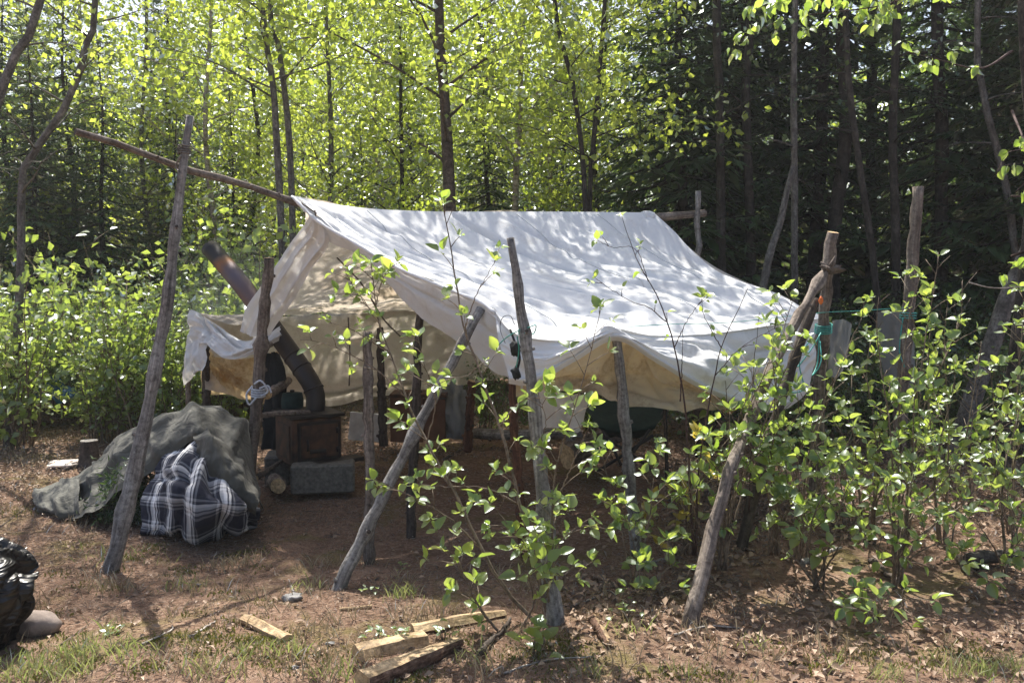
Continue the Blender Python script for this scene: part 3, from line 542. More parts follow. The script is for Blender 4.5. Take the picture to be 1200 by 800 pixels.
pole('tent_pole', 'reddish brown peeled pole hidden by leaves left of the teal string pole', 'pole', [(614, 640, 4.62), (607, 560, 4.6), (602, 500, 4.58), (600, 440, 4.56)], .027, .021, 'rust_pole', 10)
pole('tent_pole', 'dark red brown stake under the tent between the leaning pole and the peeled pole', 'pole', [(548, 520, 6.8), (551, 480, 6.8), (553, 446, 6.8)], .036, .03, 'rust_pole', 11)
pole('tent_pole', 'small grey stake behind the camp chair under the tent', 'pole', [(669, 522, 6.9), (668, 495, 6.9), (667, 468, 6.9)], .04, .036, 'grey_pole', 12, knots=2)
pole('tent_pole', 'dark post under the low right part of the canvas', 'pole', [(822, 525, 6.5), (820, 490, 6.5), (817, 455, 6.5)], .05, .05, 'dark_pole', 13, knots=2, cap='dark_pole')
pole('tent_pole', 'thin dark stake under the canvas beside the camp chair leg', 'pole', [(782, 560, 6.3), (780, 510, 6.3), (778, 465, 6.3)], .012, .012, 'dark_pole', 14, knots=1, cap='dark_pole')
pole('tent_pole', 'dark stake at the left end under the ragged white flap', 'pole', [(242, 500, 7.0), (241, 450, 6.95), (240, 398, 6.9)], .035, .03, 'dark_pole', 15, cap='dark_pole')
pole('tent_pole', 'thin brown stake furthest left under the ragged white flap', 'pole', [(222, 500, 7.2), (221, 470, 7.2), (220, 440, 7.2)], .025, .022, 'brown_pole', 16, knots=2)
pole('prop_pole', 'pale sunlit pole slanting from the ground up to the crossed poles at right', 'pole', [(803, 752, 3.72), (830, 645, 3.95), (860, 540, 4.2), (905, 430, 4.65), (942, 360, 5.0), (966, 320, 5.18)], .034, .024, 'brown_pole', 17, knots=10, rough=.16)
pole('tent_pole', 'thick upright half of the crossed poles, with a pointed axe cut top', 'pole', [(953, 600, 5.6), (958, 500, 5.5), (964, 400, 5.4), (970, 320, 5.32), (976, 272, 5.28)], .040, .034, 'brown_pole', 18, knots=8, rough=.18)
pole('prop_pole', 'dark second prop running beside the pale sunlit pole behind the bush leaves', 'pole', [(868, 640, 4.9), (895, 540, 5.0), (925, 440, 5.1), (955, 350, 5.2)], .034, .028, 'dark_pole', 19, knots=6, cap='dark_pole')
pole('sawn_post', 'tall reddish post sawn off flat, teal line tied round it, right of the crossed poles', 'post', [(1053, 520, 6.9), (1062, 400, 6.9), (1070, 300, 6.9), (1076, 219, 6.9)], .056, .042, 'brown_pole', 20, knots=4, rough=.12)
pole('ridge_prop', 'thin pale upright pole at the right end of the ridge pole', 'pole', [(815, 470, 7.55), (817, 310, 7.55), (820, 285, 7.55), (817, 265, 7.55), (818, 224, 7.55)], .032, .024, 'grey_pole', 21, knots=3)
# burl and splintered knuckle on the crossed poles
def lump(name, label, cat, c, rad, mat, seed=0, sq=(1, 1, 1), amp=.25, parent=None, sub=3, rot=None, flat=0):
    import bmesh
    bm = bmesh.new(); bmesh.ops.create_icosphere(bm, subdivisions=sub, radius=1)
    for v in bm.verts:
        p = v.co; n = float(fbm(p.x*1.6+seed*3.1+p.z, p.y*1.6+p.z*1.3, seed, 3)); q = p*(1+amp*n*1.6)
        v.co = Vector((q.x*sq[0], q.y*sq[1], q.z*sq[2]))*rad
        if rot: v.co.rotate(rot)
    me = bpy.data.meshes.new(name); bm.to_mesh(me); bm.free(); me.materials.append(M[mat])
    me.polygons.foreach_set('use_smooth', np.ones(len(me.polygons), bool))
    o = link(name, me, parent); o.location = Vector(c)
    if label: tag(o, label, cat)
    return o
kb = lump('knot_burl', 'rough broken knot with splintered stubs on the crossed poles just under their top', 'burl', W(972, 317, 5.2), .042, 'brown_pole', 3, (1.5, .8, .6), .9)
for k in range(6):
    rq = random.Random(k); d = Vector((rq.uniform(-1, 1), rq.uniform(-1, .2), rq.uniform(-.2, 1))).normalized(); mb = MB(); mb.tube([d*.02, d*.055, d*rq.uniform(.07, .095)], [.018, .012, .004], 6, 0, rough=.4, seed=k); mb.obj('splinter', M['brown_pole'], kb)
lump('orange_tag', 'small orange scrap wedged in the fork of the crossed poles', 'tag', W(962, 352, 5.15), .018, 'orangetag', 2, (.7, .6, 1.5))

# ------------------------------------------------------------------ canvas tent
def loft(rows, nu, nv, uvs=(1, 1), folds=(), amp=.012, fr=(6, 6), seed=0, puff=None, edge=0, edge2=0):
    R = np.stack([catmull([W(*p) for p in r], nu) for r in rows]); Gd = np.zeros((nv, nu, 3))
    for j in range(nu): Gd[:, j] = catmull(R[:, j], nv)
    V, U = np.meshgrid(np.linspace(0, 1, nv), np.linspace(0, 1, nu), indexing='ij')
    du = np.gradient(Gd, axis=1); dv = np.gradient(Gd, axis=0); Nm = unit(np.cross(du, dv))
    D = amp*fbm(U*fr[0], V*fr[1], seed, 4)
    for (u0, v0, u1, v1, wd, am) in folds:
        a = np.array([u0, v0]); b = np.array([u1, v1]); ab = b-a; t = ((U-a[0])*ab[0]+(V-a[1])*ab[1])/(ab@ab); tc = np.clip(t, 0, 1)
        dist = np.hypot(U-a[0]-tc*ab[0], V-a[1]-tc*ab[1]); D = D + am*np.exp(-(dist/wd)**2)*(1-.4*tc)
    if edge: D = D*np.clip(V/edge, 0, 1)
    if edge2: D = D*np.clip((1-V)/edge2, 0, 1)
    if puff is not None: D = D + puff(U, V)
    Gd = Gd + Nm*D[..., None]
    i = (np.arange(nv-1)[:, None]*nu + np.arange(nu-1)[None]).ravel()[:, None]
    return Gd, i + [0, 1, nu+1, nu], U*uvs[0], V*uvs[1]
def sheet(name, mat, rows, nu=60, nv=30, parent=None, **k):
    Gd, F, U, V = loft(rows, nu, nv, **k); me = np_mesh(name, Gd.reshape(-1, 3), F, M[mat], smooth=True)
    ul = me.uv_layers.new(name='UVMap'); li = np.empty(len(me.loops), 'i'); me.loops.foreach_get('vertex_index', li)
    uv = np.stack([U.ravel()[li], V.ravel()[li]], -1); ul.data.foreach_set('uv', uv.astype('f').ravel())
    o = link(name, me, parent); return o, Gd
tent = thing('canvas_tent', 'large white canvas tent draped over poles with stained inner walls', 'tent')
ridge = [(342, 229, 5.5), (380, 237, 5.72), (430, 244, 6.05), (500, 247.5, 6.4), (560, 248, 6.65), (650, 248, 7.0), (766, 249, 7.42)]
gable = [(342, 229, 5.5), (372, 258, 5.32), (412, 282, 5.15), (460, 310, 5.0), (510, 332, 4.85), (560, 352, 4.7), (580, 366, 4.62)]
eave = [(580, 366, 4.62), (604, 392, 4.48), (655, 400, 4.55), (700, 394, 4.66), (722, 386, 4.72), (765, 394, 4.9), (830, 392, 5.2), (890, 384, 5.55), (930, 378, 5.85), (966, 373, 6.25)]
_, RG = sheet('roof', 'canvas', [ridge,
    [(412, 282, 5.15), (470, 296, 5.55), (540, 302, 5.95), (640, 301, 6.35), (740, 297, 6.7), (834, 312, 7.1)],
    [(500, 328, 4.9), (570, 346, 5.1), (640, 352, 5.35), (740, 348, 5.7), (835, 342, 6.2), (908, 344, 6.75)], eave], 190, 110, tent, amp=.040, fr=(7, 2.2), seed=4, edge=.12, edge2=.06,
    folds=[(.42, .0, .70, .97, .009, .065), (.13, 0, .44, .75, .010, .045), (.03, 0, .27, .85, .009, .05), (.05, .02, .14, .95, .010, .05), (.10, .05, .36, .95, .007, .035), (.55, .05, .8, .9, .012, .03), (.72, 0, .86, .8, .02, .02), (.02, .3, .4, .95, .012, .035), (.25, 0, .52, .85, .008, .02), (.9, .1, .98, .9, .03, .03), (.2, .2, .52, 1, .02, -.03), (.5, .5, .95, .82, .02, -.045), (.3, .75, .9, .92, .018, .04), (.0, .8, .3, .92, .02, .04), (.08, .1, .3, .9, .008, .04), (.6, .3, .95, .7, .015, .03), (.35, .55, .62, .95, .012, .035)])
for u in (.20, .60, .83):
    mb = MB(); j = int(u*189); mb.tube([Vector(p)+Vector((0, -.001, .002)) for p in RG[2:, j]], .0035, 6); mb.obj('seam', M['canvas_flap'], tent)
mb = MB(); mb.tube([Vector(p)+Vector((0, -.003, .002)) for p in RG[-1]], .006, 6); mb.obj('eave_rope', M['canvas_flap'], tent)
hem = [(596, 440, 4.45), (626, 440, 4.45), (675, 414, 4.58), (722, 390, 4.70), (775, 420, 4.8), (832, 452, 4.95), (890, 473, 5.3), (925, 468, 5.65), (950, 446, 6.0)]
sheet('side_wall', 'canvas', [[(p[0], p[1]-.6, p[2]+.004) for p in eave], [(585, 402, 4.5), (620, 424, 4.42), (675, 408, 4.52), (722, 389, 4.68), (775, 408, 4.84), (840, 430, 5.0), (885, 434, 5.35), (925, 428, 5.75), (962, 410, 6.1)], hem], 150, 50, tent, amp=.06, fr=(10, 2.5), seed=6, edge=.25, edge2=.2,
    folds=[(.16, 1, .33, .2, .02, .03), (.55, 0, .75, .9, .02, .04), (.45, .2, .7, .5, .018, .03), (.6, .9, .98, .1, .02, .05), (.7, .3, 1, .3, .02, .035), (.75, .95, .97, .5, .02, .04)])
sheet('wall_hem', 'canvas_flap', [hem, [(p[0], p[1]+3, p[2]-.02) for p in hem], [(p[0], p[1]+9, p[2]+.01) for p in hem]], 90, 8, tent, amp=.012, fr=(16, .5), edge=.3)
# the inner face of the side wall, stained yellow, folded back under the hem
sheet('inner_side_wall', 'canvas_stain', [[(604, 438, 4.52), (640, 432, 4.54), (680, 414, 4.62), (722, 389, 4.74), (772, 421, 4.85), (826, 450, 4.98), (880, 470, 5.25)],
    [(600, 455, 4.62), (640, 449, 4.65), (680, 440, 4.75), (724, 436, 4.95), (772, 446, 4.95), (826, 466, 5.0), (880, 474, 5.28)],
    [(598, 468, 4.65), (635, 458, 4.65), (680, 460, 4.72), (730, 471, 4.80), (790, 481, 4.85), (832, 480, 4.92), (880, 474, 5.25)]], 100, 40, tent, amp=.06, fr=(8, 3), seed=9, edge=.25, folds=[(.45, .03, .25, .95, .02, .05), (.47, .03, .8, .9, .018, -.05), (.47, .05, .62, 1, .015, .05), (.46, .05, .38, 1, .012, -.04), (.2, .7, .9, .8, .05, .03), (.6, .4, .95, .9, .02, .04)])
sheet('hanging_corner', 'canvas_flap', [[(618, 452, 4.85), (650, 456, 4.85), (690, 462, 4.9)], [(620, 480, 4.95), (650, 484, 4.95), (686, 485, 5.0)], [(624, 506, 5.0), (650, 500, 5.0), (682, 505, 5.05)]], 30, 24, tent, amp=.05, fr=(5, 2), seed=12)
# front flap that hangs under the gable edge
sheet('front_flap', 'canvas_flap', [[(p[0]+1, p[1]+1, p[2]-.01) for p in gable] + [(600, 395, 4.5), (616, 436, 4.42)],
    [(370, 258, 5.36), (412, 288, 5.2), (455, 325, 5.05), (500, 352, 4.92), (545, 378, 4.8), (590, 415, 4.62), (614, 446, 4.5)],
    [(386, 283, 5.4), (425, 302, 5.3), (462, 342, 5.12), (505, 378, 5.0), (545, 408, 4.9), (585, 438, 4.75), (612, 462, 4.6)]], 110, 30, tent, amp=.03, fr=(9, 2), seed=14, folds=[(.1, .4, .9, .35, .05, .03), (.8, 0, .9, 1, .02, .04), (.9, 0, .97, 1, .015, .04)])
# rolled hem on the gable
mb = MB(); gp = catmull([W(p[0], p[1]+1, p[2]-.01) for p in gable], 60); rr = random.Random(9)
mb.tube(gp, [.006+.005*abs(math.sin(i*.45))+rr.uniform(0, .004) for i in range(60)], 8, 0, rough=.25); mb.obj('gable_hem', M['canvas'], tent)
# far slope, its front band, its ragged flap
feave = [(222, 366, 7.0), (300, 372, 7.35), (390, 366, 7.8), (480, 364, 8.25), (606, 358, 8.9)]
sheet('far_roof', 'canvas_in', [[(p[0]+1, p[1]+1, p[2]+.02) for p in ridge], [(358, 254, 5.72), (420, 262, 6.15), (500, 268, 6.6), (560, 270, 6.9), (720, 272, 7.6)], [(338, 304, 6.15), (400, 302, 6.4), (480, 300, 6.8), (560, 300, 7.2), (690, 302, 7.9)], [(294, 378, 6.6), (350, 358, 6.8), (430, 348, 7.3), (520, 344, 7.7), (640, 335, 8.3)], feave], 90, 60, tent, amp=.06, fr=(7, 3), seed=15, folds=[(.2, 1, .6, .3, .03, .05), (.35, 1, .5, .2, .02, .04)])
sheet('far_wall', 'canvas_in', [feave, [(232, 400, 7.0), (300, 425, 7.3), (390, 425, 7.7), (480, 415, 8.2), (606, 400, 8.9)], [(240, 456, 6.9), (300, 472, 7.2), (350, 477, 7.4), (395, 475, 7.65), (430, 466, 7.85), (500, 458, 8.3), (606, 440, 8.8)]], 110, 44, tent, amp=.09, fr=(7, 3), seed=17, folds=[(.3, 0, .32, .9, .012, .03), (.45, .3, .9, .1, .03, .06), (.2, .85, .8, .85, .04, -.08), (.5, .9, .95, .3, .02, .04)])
sheet('front_band', 'canvas_flap', [[(345, 232, 5.46), (361, 252, 5.45), (339, 288, 5.85), (317, 321, 6.1), (292, 356, 6.35), (281, 388, 6.5)], [(356, 238, 5.42), (370, 266, 5.40), (352, 298, 5.75), (330, 333, 6.0), (309, 366, 6.25), (297, 394, 6.4)], [(372, 256, 5.34), (386, 284, 5.38), (368, 312, 5.70), (345, 350, 5.98), (328, 374, 6.2), (315, 394, 6.38)]], 80, 26, tent, amp=.03, fr=(5, 4), seed=19, folds=[(0, .5, 1, .5, .05, .03), (.1, .9, .9, .8, .03, .03), (0, .2, 1, .25, .03, -.02)])
sheet('ragged_flap', 'canvas_flap', [[(221, 364, 6.95), (228, 364, 6.93), (250, 378, 6.8), (284, 398, 6.6), (312, 390, 6.45), (326, 380, 6.4)],
    [(219, 385, 6.9), (234, 385, 6.82), (252, 396, 6.7), (276, 410, 6.5), (306, 402, 6.3), (328, 392, 6.3)], [(217, 415, 6.9), (228, 410, 6.83), (240, 402, 6.72), (264, 420, 6.55), (296, 416, 6.4), (326, 400, 6.35)], ], 90, 36, tent, amp=.05, fr=(7, 4), seed=21, folds=[(.15, 0, .3, 1, .03, .05), (.3, .1, .8, .6, .04, .06), (.6, .9, 1, .5, .04, .04)])
sheet('ragged_tail', 'canvas_flap', [[(218, 404, 6.88), (226, 400, 6.85), (241, 398, 6.75)], [(216, 425, 6.86), (226, 428, 6.82), (240, 430, 6.72)], [(214, 452, 6.9), (224, 444, 6.86), (232, 434, 6.8)]], 24, 20, tent, amp=.04, fr=(4, 3), seed=22)
sheet('stained_tail', 'canvas_stain', [[(236, 408, 6.98), (262, 420, 6.9), (296, 418, 6.85), (330, 410, 6.8)], [(236, 436, 7.0), (262, 444, 6.95), (296, 446, 6.9), (330, 446, 6.9)], [(237, 462, 7.05), (262, 463, 7.0), (300, 471, 7.0), (334, 474, 7.0)]], 50, 26, tent, amp=.06, fr=(6, 3), seed=23, folds=[(.1, 0, .8, .9, .03, .06)])
sheet('back_gable', 'canvas', [[(766, 250, 7.42), (767, 251, 7.43)], [(690, 305, 7.95), (840, 314, 7.12)], [(606, 359, 8.9), (925, 350, 6.8)]], 24, 16, tent, amp=.03, fr=(3, 3))
# canvas gathered round the pole at the back end of the ridge, and seam ties
gp = catmull([W(752, 254, 7.35), W(762, 257, 7.4), W(768, 264, 7.38)], 8); mb = MB(); mb.tube(gp, [.045, .05, .052, .058, .062, .055, .035, .01], 12, 0, rough=.5); mb.obj('ridge_gather', M['canvas'], tent)
for a, b in (((356, 240, 5.38), (371, 250, 5.33)), ((369, 246, 5.33), (370, 253, 5.32))):
    mb = MB(); mb.tube([W(*a), W(*b)], .005, 5); mb.obj('tie_tape', M['brown_pole'], tent)
# thin seams on the inside
for pts in ([(395, 302, 6.35), (425, 334, 6.6), (448, 372, 6.9), (470, 395, 7.2)], [(408, 372, 7.3), (410, 420, 7.5), (409, 452, 7.5)]):
    mb = MB(); mb.tube(catmull([W(p[0], p[1], p[2]-.3) for p in pts], 12), .006, 5); mb.obj('inner_seam', M['brown_pole'], tent)
# cloth panels hung at the right; the scrap's shadow is put into its grey
for rows, lab in (([[(1028, 366, 7.1), (1050, 364, 7.1), (1068, 365, 7.1)], [(1030, 410, 7.15), (1050, 410, 7.1), (1072, 412, 7.15)], [(1040, 452, 7.1), (1056, 456, 7.1), (1074, 458, 7.1)]], 'pale grey cloth hanging from the teal line beside the sawn topped post'), ([[(976, 376, 6.6), (988, 374, 6.6), (998, 380, 6.6)], [(972, 410, 6.6), (986, 410, 6.6), (994, 412, 6.6)], [(970, 440, 6.6), (980, 442, 6.6), (988, 436, 6.6)]], 'small cloth scrap, shadow put into its grey, just right of the crossed poles')):
    o, _ = sheet('hanging_cloth', 'net', rows, 24, 24, None, amp=.05, fr=(4, 2), seed=31); tag(o, lab, 'cloth')

# ------------------------------------------------------------------ ropes
def rope(name, label, pix, r, mat, cat='rope', n=40, world=False):
    mb = MB(); mb.tube(catmull([p if world else W(*p) for p in pix], n), r, 6); return tag(mb.obj(name, M[mat]), label, cat)
rope('teal_line', 'thin teal line stretched over the right part of the canvas to the posts', [(735, 383, 4.74), (780, 380, 4.95), (850, 378, 5.3), (920, 371, 5.35), (966, 366, 5.3), (1010, 364, 6.0), (1064, 360, 6.82)], .0022, 'tealrope', n=60)
rr = random.Random(3)
def tangle(name, label, c, ext, r, mat, loops, seed, cat='rope'):
    rr = random.Random(seed); c = W(*c); pts = [c + Vector((rr.uniform(-1, 1)*ext[0], rr.uniform(-1, 1)*ext[1], rr.uniform(-1, 1)*ext[2])) for _ in range(loops)]
    mb = MB(); mb.tube(catmull(pts, loops*9), r, 5); return tag(mb.obj(name, M[mat]), label, cat)
def wrap(name, label, c, axis, rad, r, mat, turns, pitch=.009, tails=(), cat='rope'):
    c = Vector(c); t = Vector(axis).normalized(); x = t.orthogonal().normalized(); y = t.cross(x); n = turns*12
    pts = [c + x*math.cos(i/12*6.283)*rad + y*math.sin(i/12*6.283)*rad + t*(pitch*(i/12-turns/2)) for i in range(n+1)]
    mb = MB(); mb.tube(pts, r, 5)
    for tl in tails: mb.tube(catmull([W(*p) for p in tl], 16), r, 5)
    return tag(mb.obj(name, M[mat]), label, cat)
P1 = lambda a, b: (W(*b)-W(*a))
wrap('teal_tie', 'teal string wound round the upright pole of the crossed pair with loose ends', W(965, 385, 5.39), P1((964, 400, 5.4), (970, 320, 5.32)), .052, .004, 'tealrope', 5, .012, [[(962, 390, 5.3), (950, 410, 5.25), (934, 430, 5.2), (940, 412, 5.2), (952, 395, 5.25)], [(960, 392, 5.3), (958, 425, 5.28), (952, 440, 5.2), (962, 425, 5.2), (961, 400, 5.3)], [(938, 405, 5.2), (937, 430, 5.2), (942, 455, 5.2), (930, 460, 5.2), (922, 458, 5.2)]])
wrap('teal_tie', 'teal string tied high round the pole before the canvas roof', W(614, 388, 3.94), P1((630, 520, 3.86), (598, 279, 4.0)), .027, .003, 'tealrope', 3, .008, [[(606, 388, 3.9), (594, 395, 4.2), (584, 404, 4.5)], [(618, 384, 3.9), (628, 381, 3.92), (625, 391, 3.95), (615, 390, 3.9)], [(606, 394, 3.9), (608, 410, 3.95), (605, 430, 4.0)]])
wrap('white_rope', 'bluish white rope looped round the short pole before the stove', W(303, 460, 5.84), P1((303, 450, 5.85), (308, 380, 5.82)), .046, .007, 'whiterope', 4, .016, [[(296, 452, 5.78), (289, 462, 5.76), (292, 474, 5.78), (300, 466, 5.76)], [(298, 450, 5.78), (306, 446, 5.76), (314, 458, 5.78), (306, 464, 5.78)], [(304, 455, 5.78), (314, 452, 5.78), (318, 460, 5.78)]])
wrap('ridge_lashing', 'pale cord lashing on the tall grey pole above the ridge pole', W(216.5, 176, 4.74), P1((190, 390, 4.66), (223, 136, 4.76)), .033, .005, 'grey_pole', 4, .013, [[(212, 182, 4.7), (206, 196, 4.75), (214, 204, 4.7)]])
wrap('teal_tie', 'faded teal string wound round the tall sawn topped post', W(1064, 370, 6.9), (0.1, 0, 1), .062, .005, 'tealrope', 3, .02, [[(1058, 372, 6.8), (1054, 410, 6.8), (1060, 430, 6.8)]])
# ------------------------------------------------------------------ stove
st = thing('wood_stove', 'dark rusty box stove with a bent pipe, raised on concrete blocks', 'stove', G(372, 560))
st.location = Vector((W(362, 560, 6.32).x, 6.32, 0)); s0 = Vector(st.location); rz = Matrix.Rotation(math.radians(10), 3, 'Z'); st.rotation_euler = (0, 0, math.radians(32)); RI = Matrix.Rotation(-math.radians(32), 3, 'Z')
def sbox(name, px0, px1, py0, py1, d, depth, mat, bev=.006, rot=rz, parent=None, cat=None, lab=None):
    a = W(px0, py0, d); b = W(px1, py1, d); c = (a+b)/2 + Vector((0, depth/2, 0)); sx = abs(b.x-a.x); sz = abs(b.z-a.z)
    mb = MB(); mb.box((0, 0, 0), sx, depth, sz, rot, 0, bev); o = mb.obj(name, M[mat], parent, smooth=False)
    o.location = c - (Vector(parent.location) if parent else Vector((0, 0, 0)))
    if lab: tag(o, lab, cat)
    return o
def lb(name, c, sz_, mat, parent=None, bev=.004):
    mb = MB(); mb.box((0, 0, 0), *sz_, None, 0, bev); o = mb.obj(name, M[mat], parent or st, smooth=False); o.location = Vector(c); return o
zb = W(360, 545, 6.15).z; zt = W(360, 489, 6.15).z; hh = zt-zb
lb('body', (0, 0, zb+hh/2), (.37, .42, hh), 'iron_rust', bev=.012); lb('top_plate', (0, 0, zt+.012), (.41, .47, .022), 'iron')
dr = lb('door', (.01, -.222, zb+hh*.52), (.28, .022, hh*.68), 'iron_rust', bev=.006); lb('door_frame', (.01, -.214, zb+hh*.52), (.32, .014, hh*.80), 'iron', bev=.003)
lb('ash_lip', (0, -.25, zb+.012), (.36, .09, .02), 'iron'); lb('side_panel', (-.19, 0, zb+hh*.5), (.012, .32, hh*.7), 'iron_rust', bev=.003)
for hz in (.07, -.07): h = MB(); h.tube([Vector((.13, -.022, hz-.02)), Vector((.13, -.022, hz+.02))], .010, 8); h.obj('hinge', M['iron'], dr)
mb = MB(); mb.box((-.02, -.022, -.07), .12, .012, .03, None, 0, .003); mb.obj('air_slide', M['iron'], dr)
mb = MB(); mb.tube([Vector((-.1, -.03, .02)), Vector((-.1, -.05, -.02)), Vector((-.1, -.03, -.06))], .008, 6); mb.obj('handle', M['iron'], dr)
sbox('ash_lip', 340, 402, 543, 548, 6.0, .12, 'iron', .003, parent=st)
pm = MB(); pp = catmull([W(367, 492, 6.36), W(370, 474, 6.36), W(368, 457, 6.38), W(355, 434, 6.42), W(318, 382, 6.6), W(285, 336, 6.75), W(246, 290, 6.95)], 40)
pm.tube(pp, [.072 if i < 8 else .074 for i in range(40)], 20, 0, rough=0)
po = pm.obj('stovepipe', M['pipe'], st); po.matrix_local = RI.to_4x4() @ Matrix.Translation(-s0)
for q in (5, 9, 12):                                             # pipe joint bands
    jb = MB(); jb.tube([pp[q], pp[q]*.6+pp[q+1]*.4], [.079, .078], 20); j = jb.obj('joint_band', M['iron'], po)
for a, dd, lab in (((337, 411, 545, 579), 5.95, 'large grey concrete block under the front of the stove'), ((306, 336, 535, 574), 6.35, 'grey concrete block under the left rear of the stove')):
    sbox('concrete_block', a[0], a[1], a[2], a[3], dd, .28, 'concrete', .014, parent=None, cat='concrete block', lab=lab)
pole('cross_bar', 'short brown stick lying level on the stove top beside its pipe', 'stick', [(304, 487, 5.95), (330, 484, 6.05), (362, 483, 6.2)], .022, .018, 'brown_pole', 33, False, 1)
pole('pole_end', 'short pole poking towards the viewer with an orange sawn end by the white rope', 'pole', [(313, 462, 5.85), (330, 452, 6.5), (338, 446, 7.0)], .034, .03, 'brown_pole', 34, False, 0)
pole('firewood_round', 'orange ended round of firewood on the ground left of the concrete block', 'firewood', [(326, 569, 5.9), (322, 563, 6.3)], .055, .055, 'brown_pole', 35, False, 0)
pole('firewood_round', 'thin dark branch leaning among the firewood left of the stove', 'firewood', [(300, 560, 5.8), (330, 540, 6.2)], .02, .014, 'dark_pole', 36, False, 1)
o, _ = sheet('hanging_jacket', 'jacket', [[(316, 415, 6.75), (322, 413, 6.7), (331, 420, 6.75)], [(312, 440, 6.7), (323, 440, 6.6), (337, 446, 6.7)], [(312, 480, 6.7), (324, 482, 6.6), (335, 485, 6.7)], [(311, 525, 6.7), (322, 528, 6.62), (331, 524, 6.7)]], 24, 30, None, amp=.09, fr=(5, 2), seed=41); tag(o, 'black jacket hanging beside the stovepipe behind the short pole', 'jacket')
pt = thing('cooking_pot', 'dark green pot standing on the stove behind the bend of the pipe', 'pot', W(343, 486, 6.5)); mb = MB(); mb.tube([(0, 0, .0), (0, 0, .02), (0, 0, .12), (0, 0, .17), (0, 0, .175)], [.07, .082, .085, .075, .02], 16); mb.obj('pot_body', M['sling'], pt)
mb = MB(); mb.tube([(0, 0, .176), (0, 0, .19), (0, 0, .195)], [.015, .02, .012], 8); mb.obj('lid_knob', M['iron'], pt)
m = bpy.data.materials.new('veil'); m.use_nodes = True; t_ = m.node_tree; t_.nodes.clear(); o_ = t_.nodes.new('ShaderNodeOutputMaterial'); v_ = t_.nodes.new('ShaderNodeVolumePrincipled'); v_.inputs['Color'].default_value = (.92, .94, .97, 1)
tc_ = t_.nodes.new('ShaderNodeTexCoord'); nn = t_.nodes.new('ShaderNodeTexNoise'); nn.inputs['Scale'].default_value = 2.6; nn.inputs['Detail'].default_value = 3; gr = t_.nodes.new('ShaderNodeVectorMath'); gr.operation = 'LENGTH'
t_.links.new(tc_.outputs['Object'], nn.inputs['Vector']); t_.links.new(tc_.outputs['Object'], gr.inputs[0])
mr = t_.nodes.new('ShaderNodeMapRange'); mr.inputs['From Min'].default_value = .0; mr.inputs['From Max'].default_value = .62; mr.inputs['To Min'].default_value = 1; mr.inputs['To Max'].default_value = 0; t_.links.new(gr.outputs['Value'], mr.inputs['Value'])
r_ = ramp(t_, [(.38, (0, 0, 0)), (.7, (1, 1, 1))]); t_.links.new(nn.outputs[0], r_.inputs[0]); mu = t_.nodes.new('ShaderNodeMath'); mu.operation = 'MULTIPLY'; t_.links.new(r_.outputs[0], mu.inputs[0]); t_.links.new(mr.outputs[0], mu.inputs[1])
m2_ = t_.nodes.new('ShaderNodeMath'); m2_.operation = 'MULTIPLY'; m2_.inputs[1].default_value = .55; t_.links.new(mu.outputs[0], m2_.inputs[0]); t_.links.new(m2_.outputs[0], v_.inputs['Density']); t_.links.new(v_.outputs[0], o_.inputs['Volume'])
M['veil'] = m; sm = lump('veil', None, None, W(268, 350, 7.1), .62, 'veil', 1, (1, 1, 1), .05); sm['kind'] = 'stuff'; sm['label'] = 'faint pale veil hanging round the stovepipe'  # pale noisy volume, thinner away from its centre
# back of the tent: box, boards, logs
bx = thing('wooden_box', 'reddish brown wooden box standing at the back of the tent', 'box', W(490, 517, 7.3)); sbox('front_panel', 457, 496, 466, 518, 7.3, .03, 'box', .004, Matrix.Identity(3), bx); sbox('side_panel', 497, 522, 468, 516, 7.33, .03, 'box', .004, Matrix.Identity(3), bx); sbox('back_panel', 459, 520, 467, 515, 7.6, .03, 'box', .004, Matrix.Identity(3), bx); sbox('lid', 456, 523, 462, 466, 7.3, .33, 'iron_rust', .004, Matrix.Identity(3), bx)
sbox('pale_board', 409, 452, 484, 517, 7.9, .03, 'pale_board', .004, Matrix.Rotation(.1, 3, 'Z') @ Matrix.Rotation(.1, 3, 'Y'), None, 'board', 'pale board leaning low behind the stove and the brown barked pole')
o, _ = sheet('grey_sack', 'net', [[(519, 452, 7.5), (532, 448, 7.5), (546, 456, 7.5)], [(517, 480, 7.4), (533, 480, 7.3), (550, 482, 7.4)], [(516, 512, 7.4), (533, 514, 7.3), (551, 512, 7.4)]], 20, 20, None, amp=.12, fr=(4, 3), seed=51); tag(o, 'crumpled grey sack at the back of the tent right of the brown box', 'sack')
pole('log', 'long pale log lying along the back edge of the tent floor', 'log', [(528, 506, 7.9), (590, 509, 7.7), (648, 508, 7.6), (682, 509, 7.6)], .05, .045, 'grey_pole', 52, False, 3)
pole('log', 'short weathered hollow log lying under the camp chair', 'log', [(664, 534, 6.6), (690, 524, 6.8), (722, 506, 7.2)], .10, .085, 'brown_pole', 53, False, 2, rough=.25)
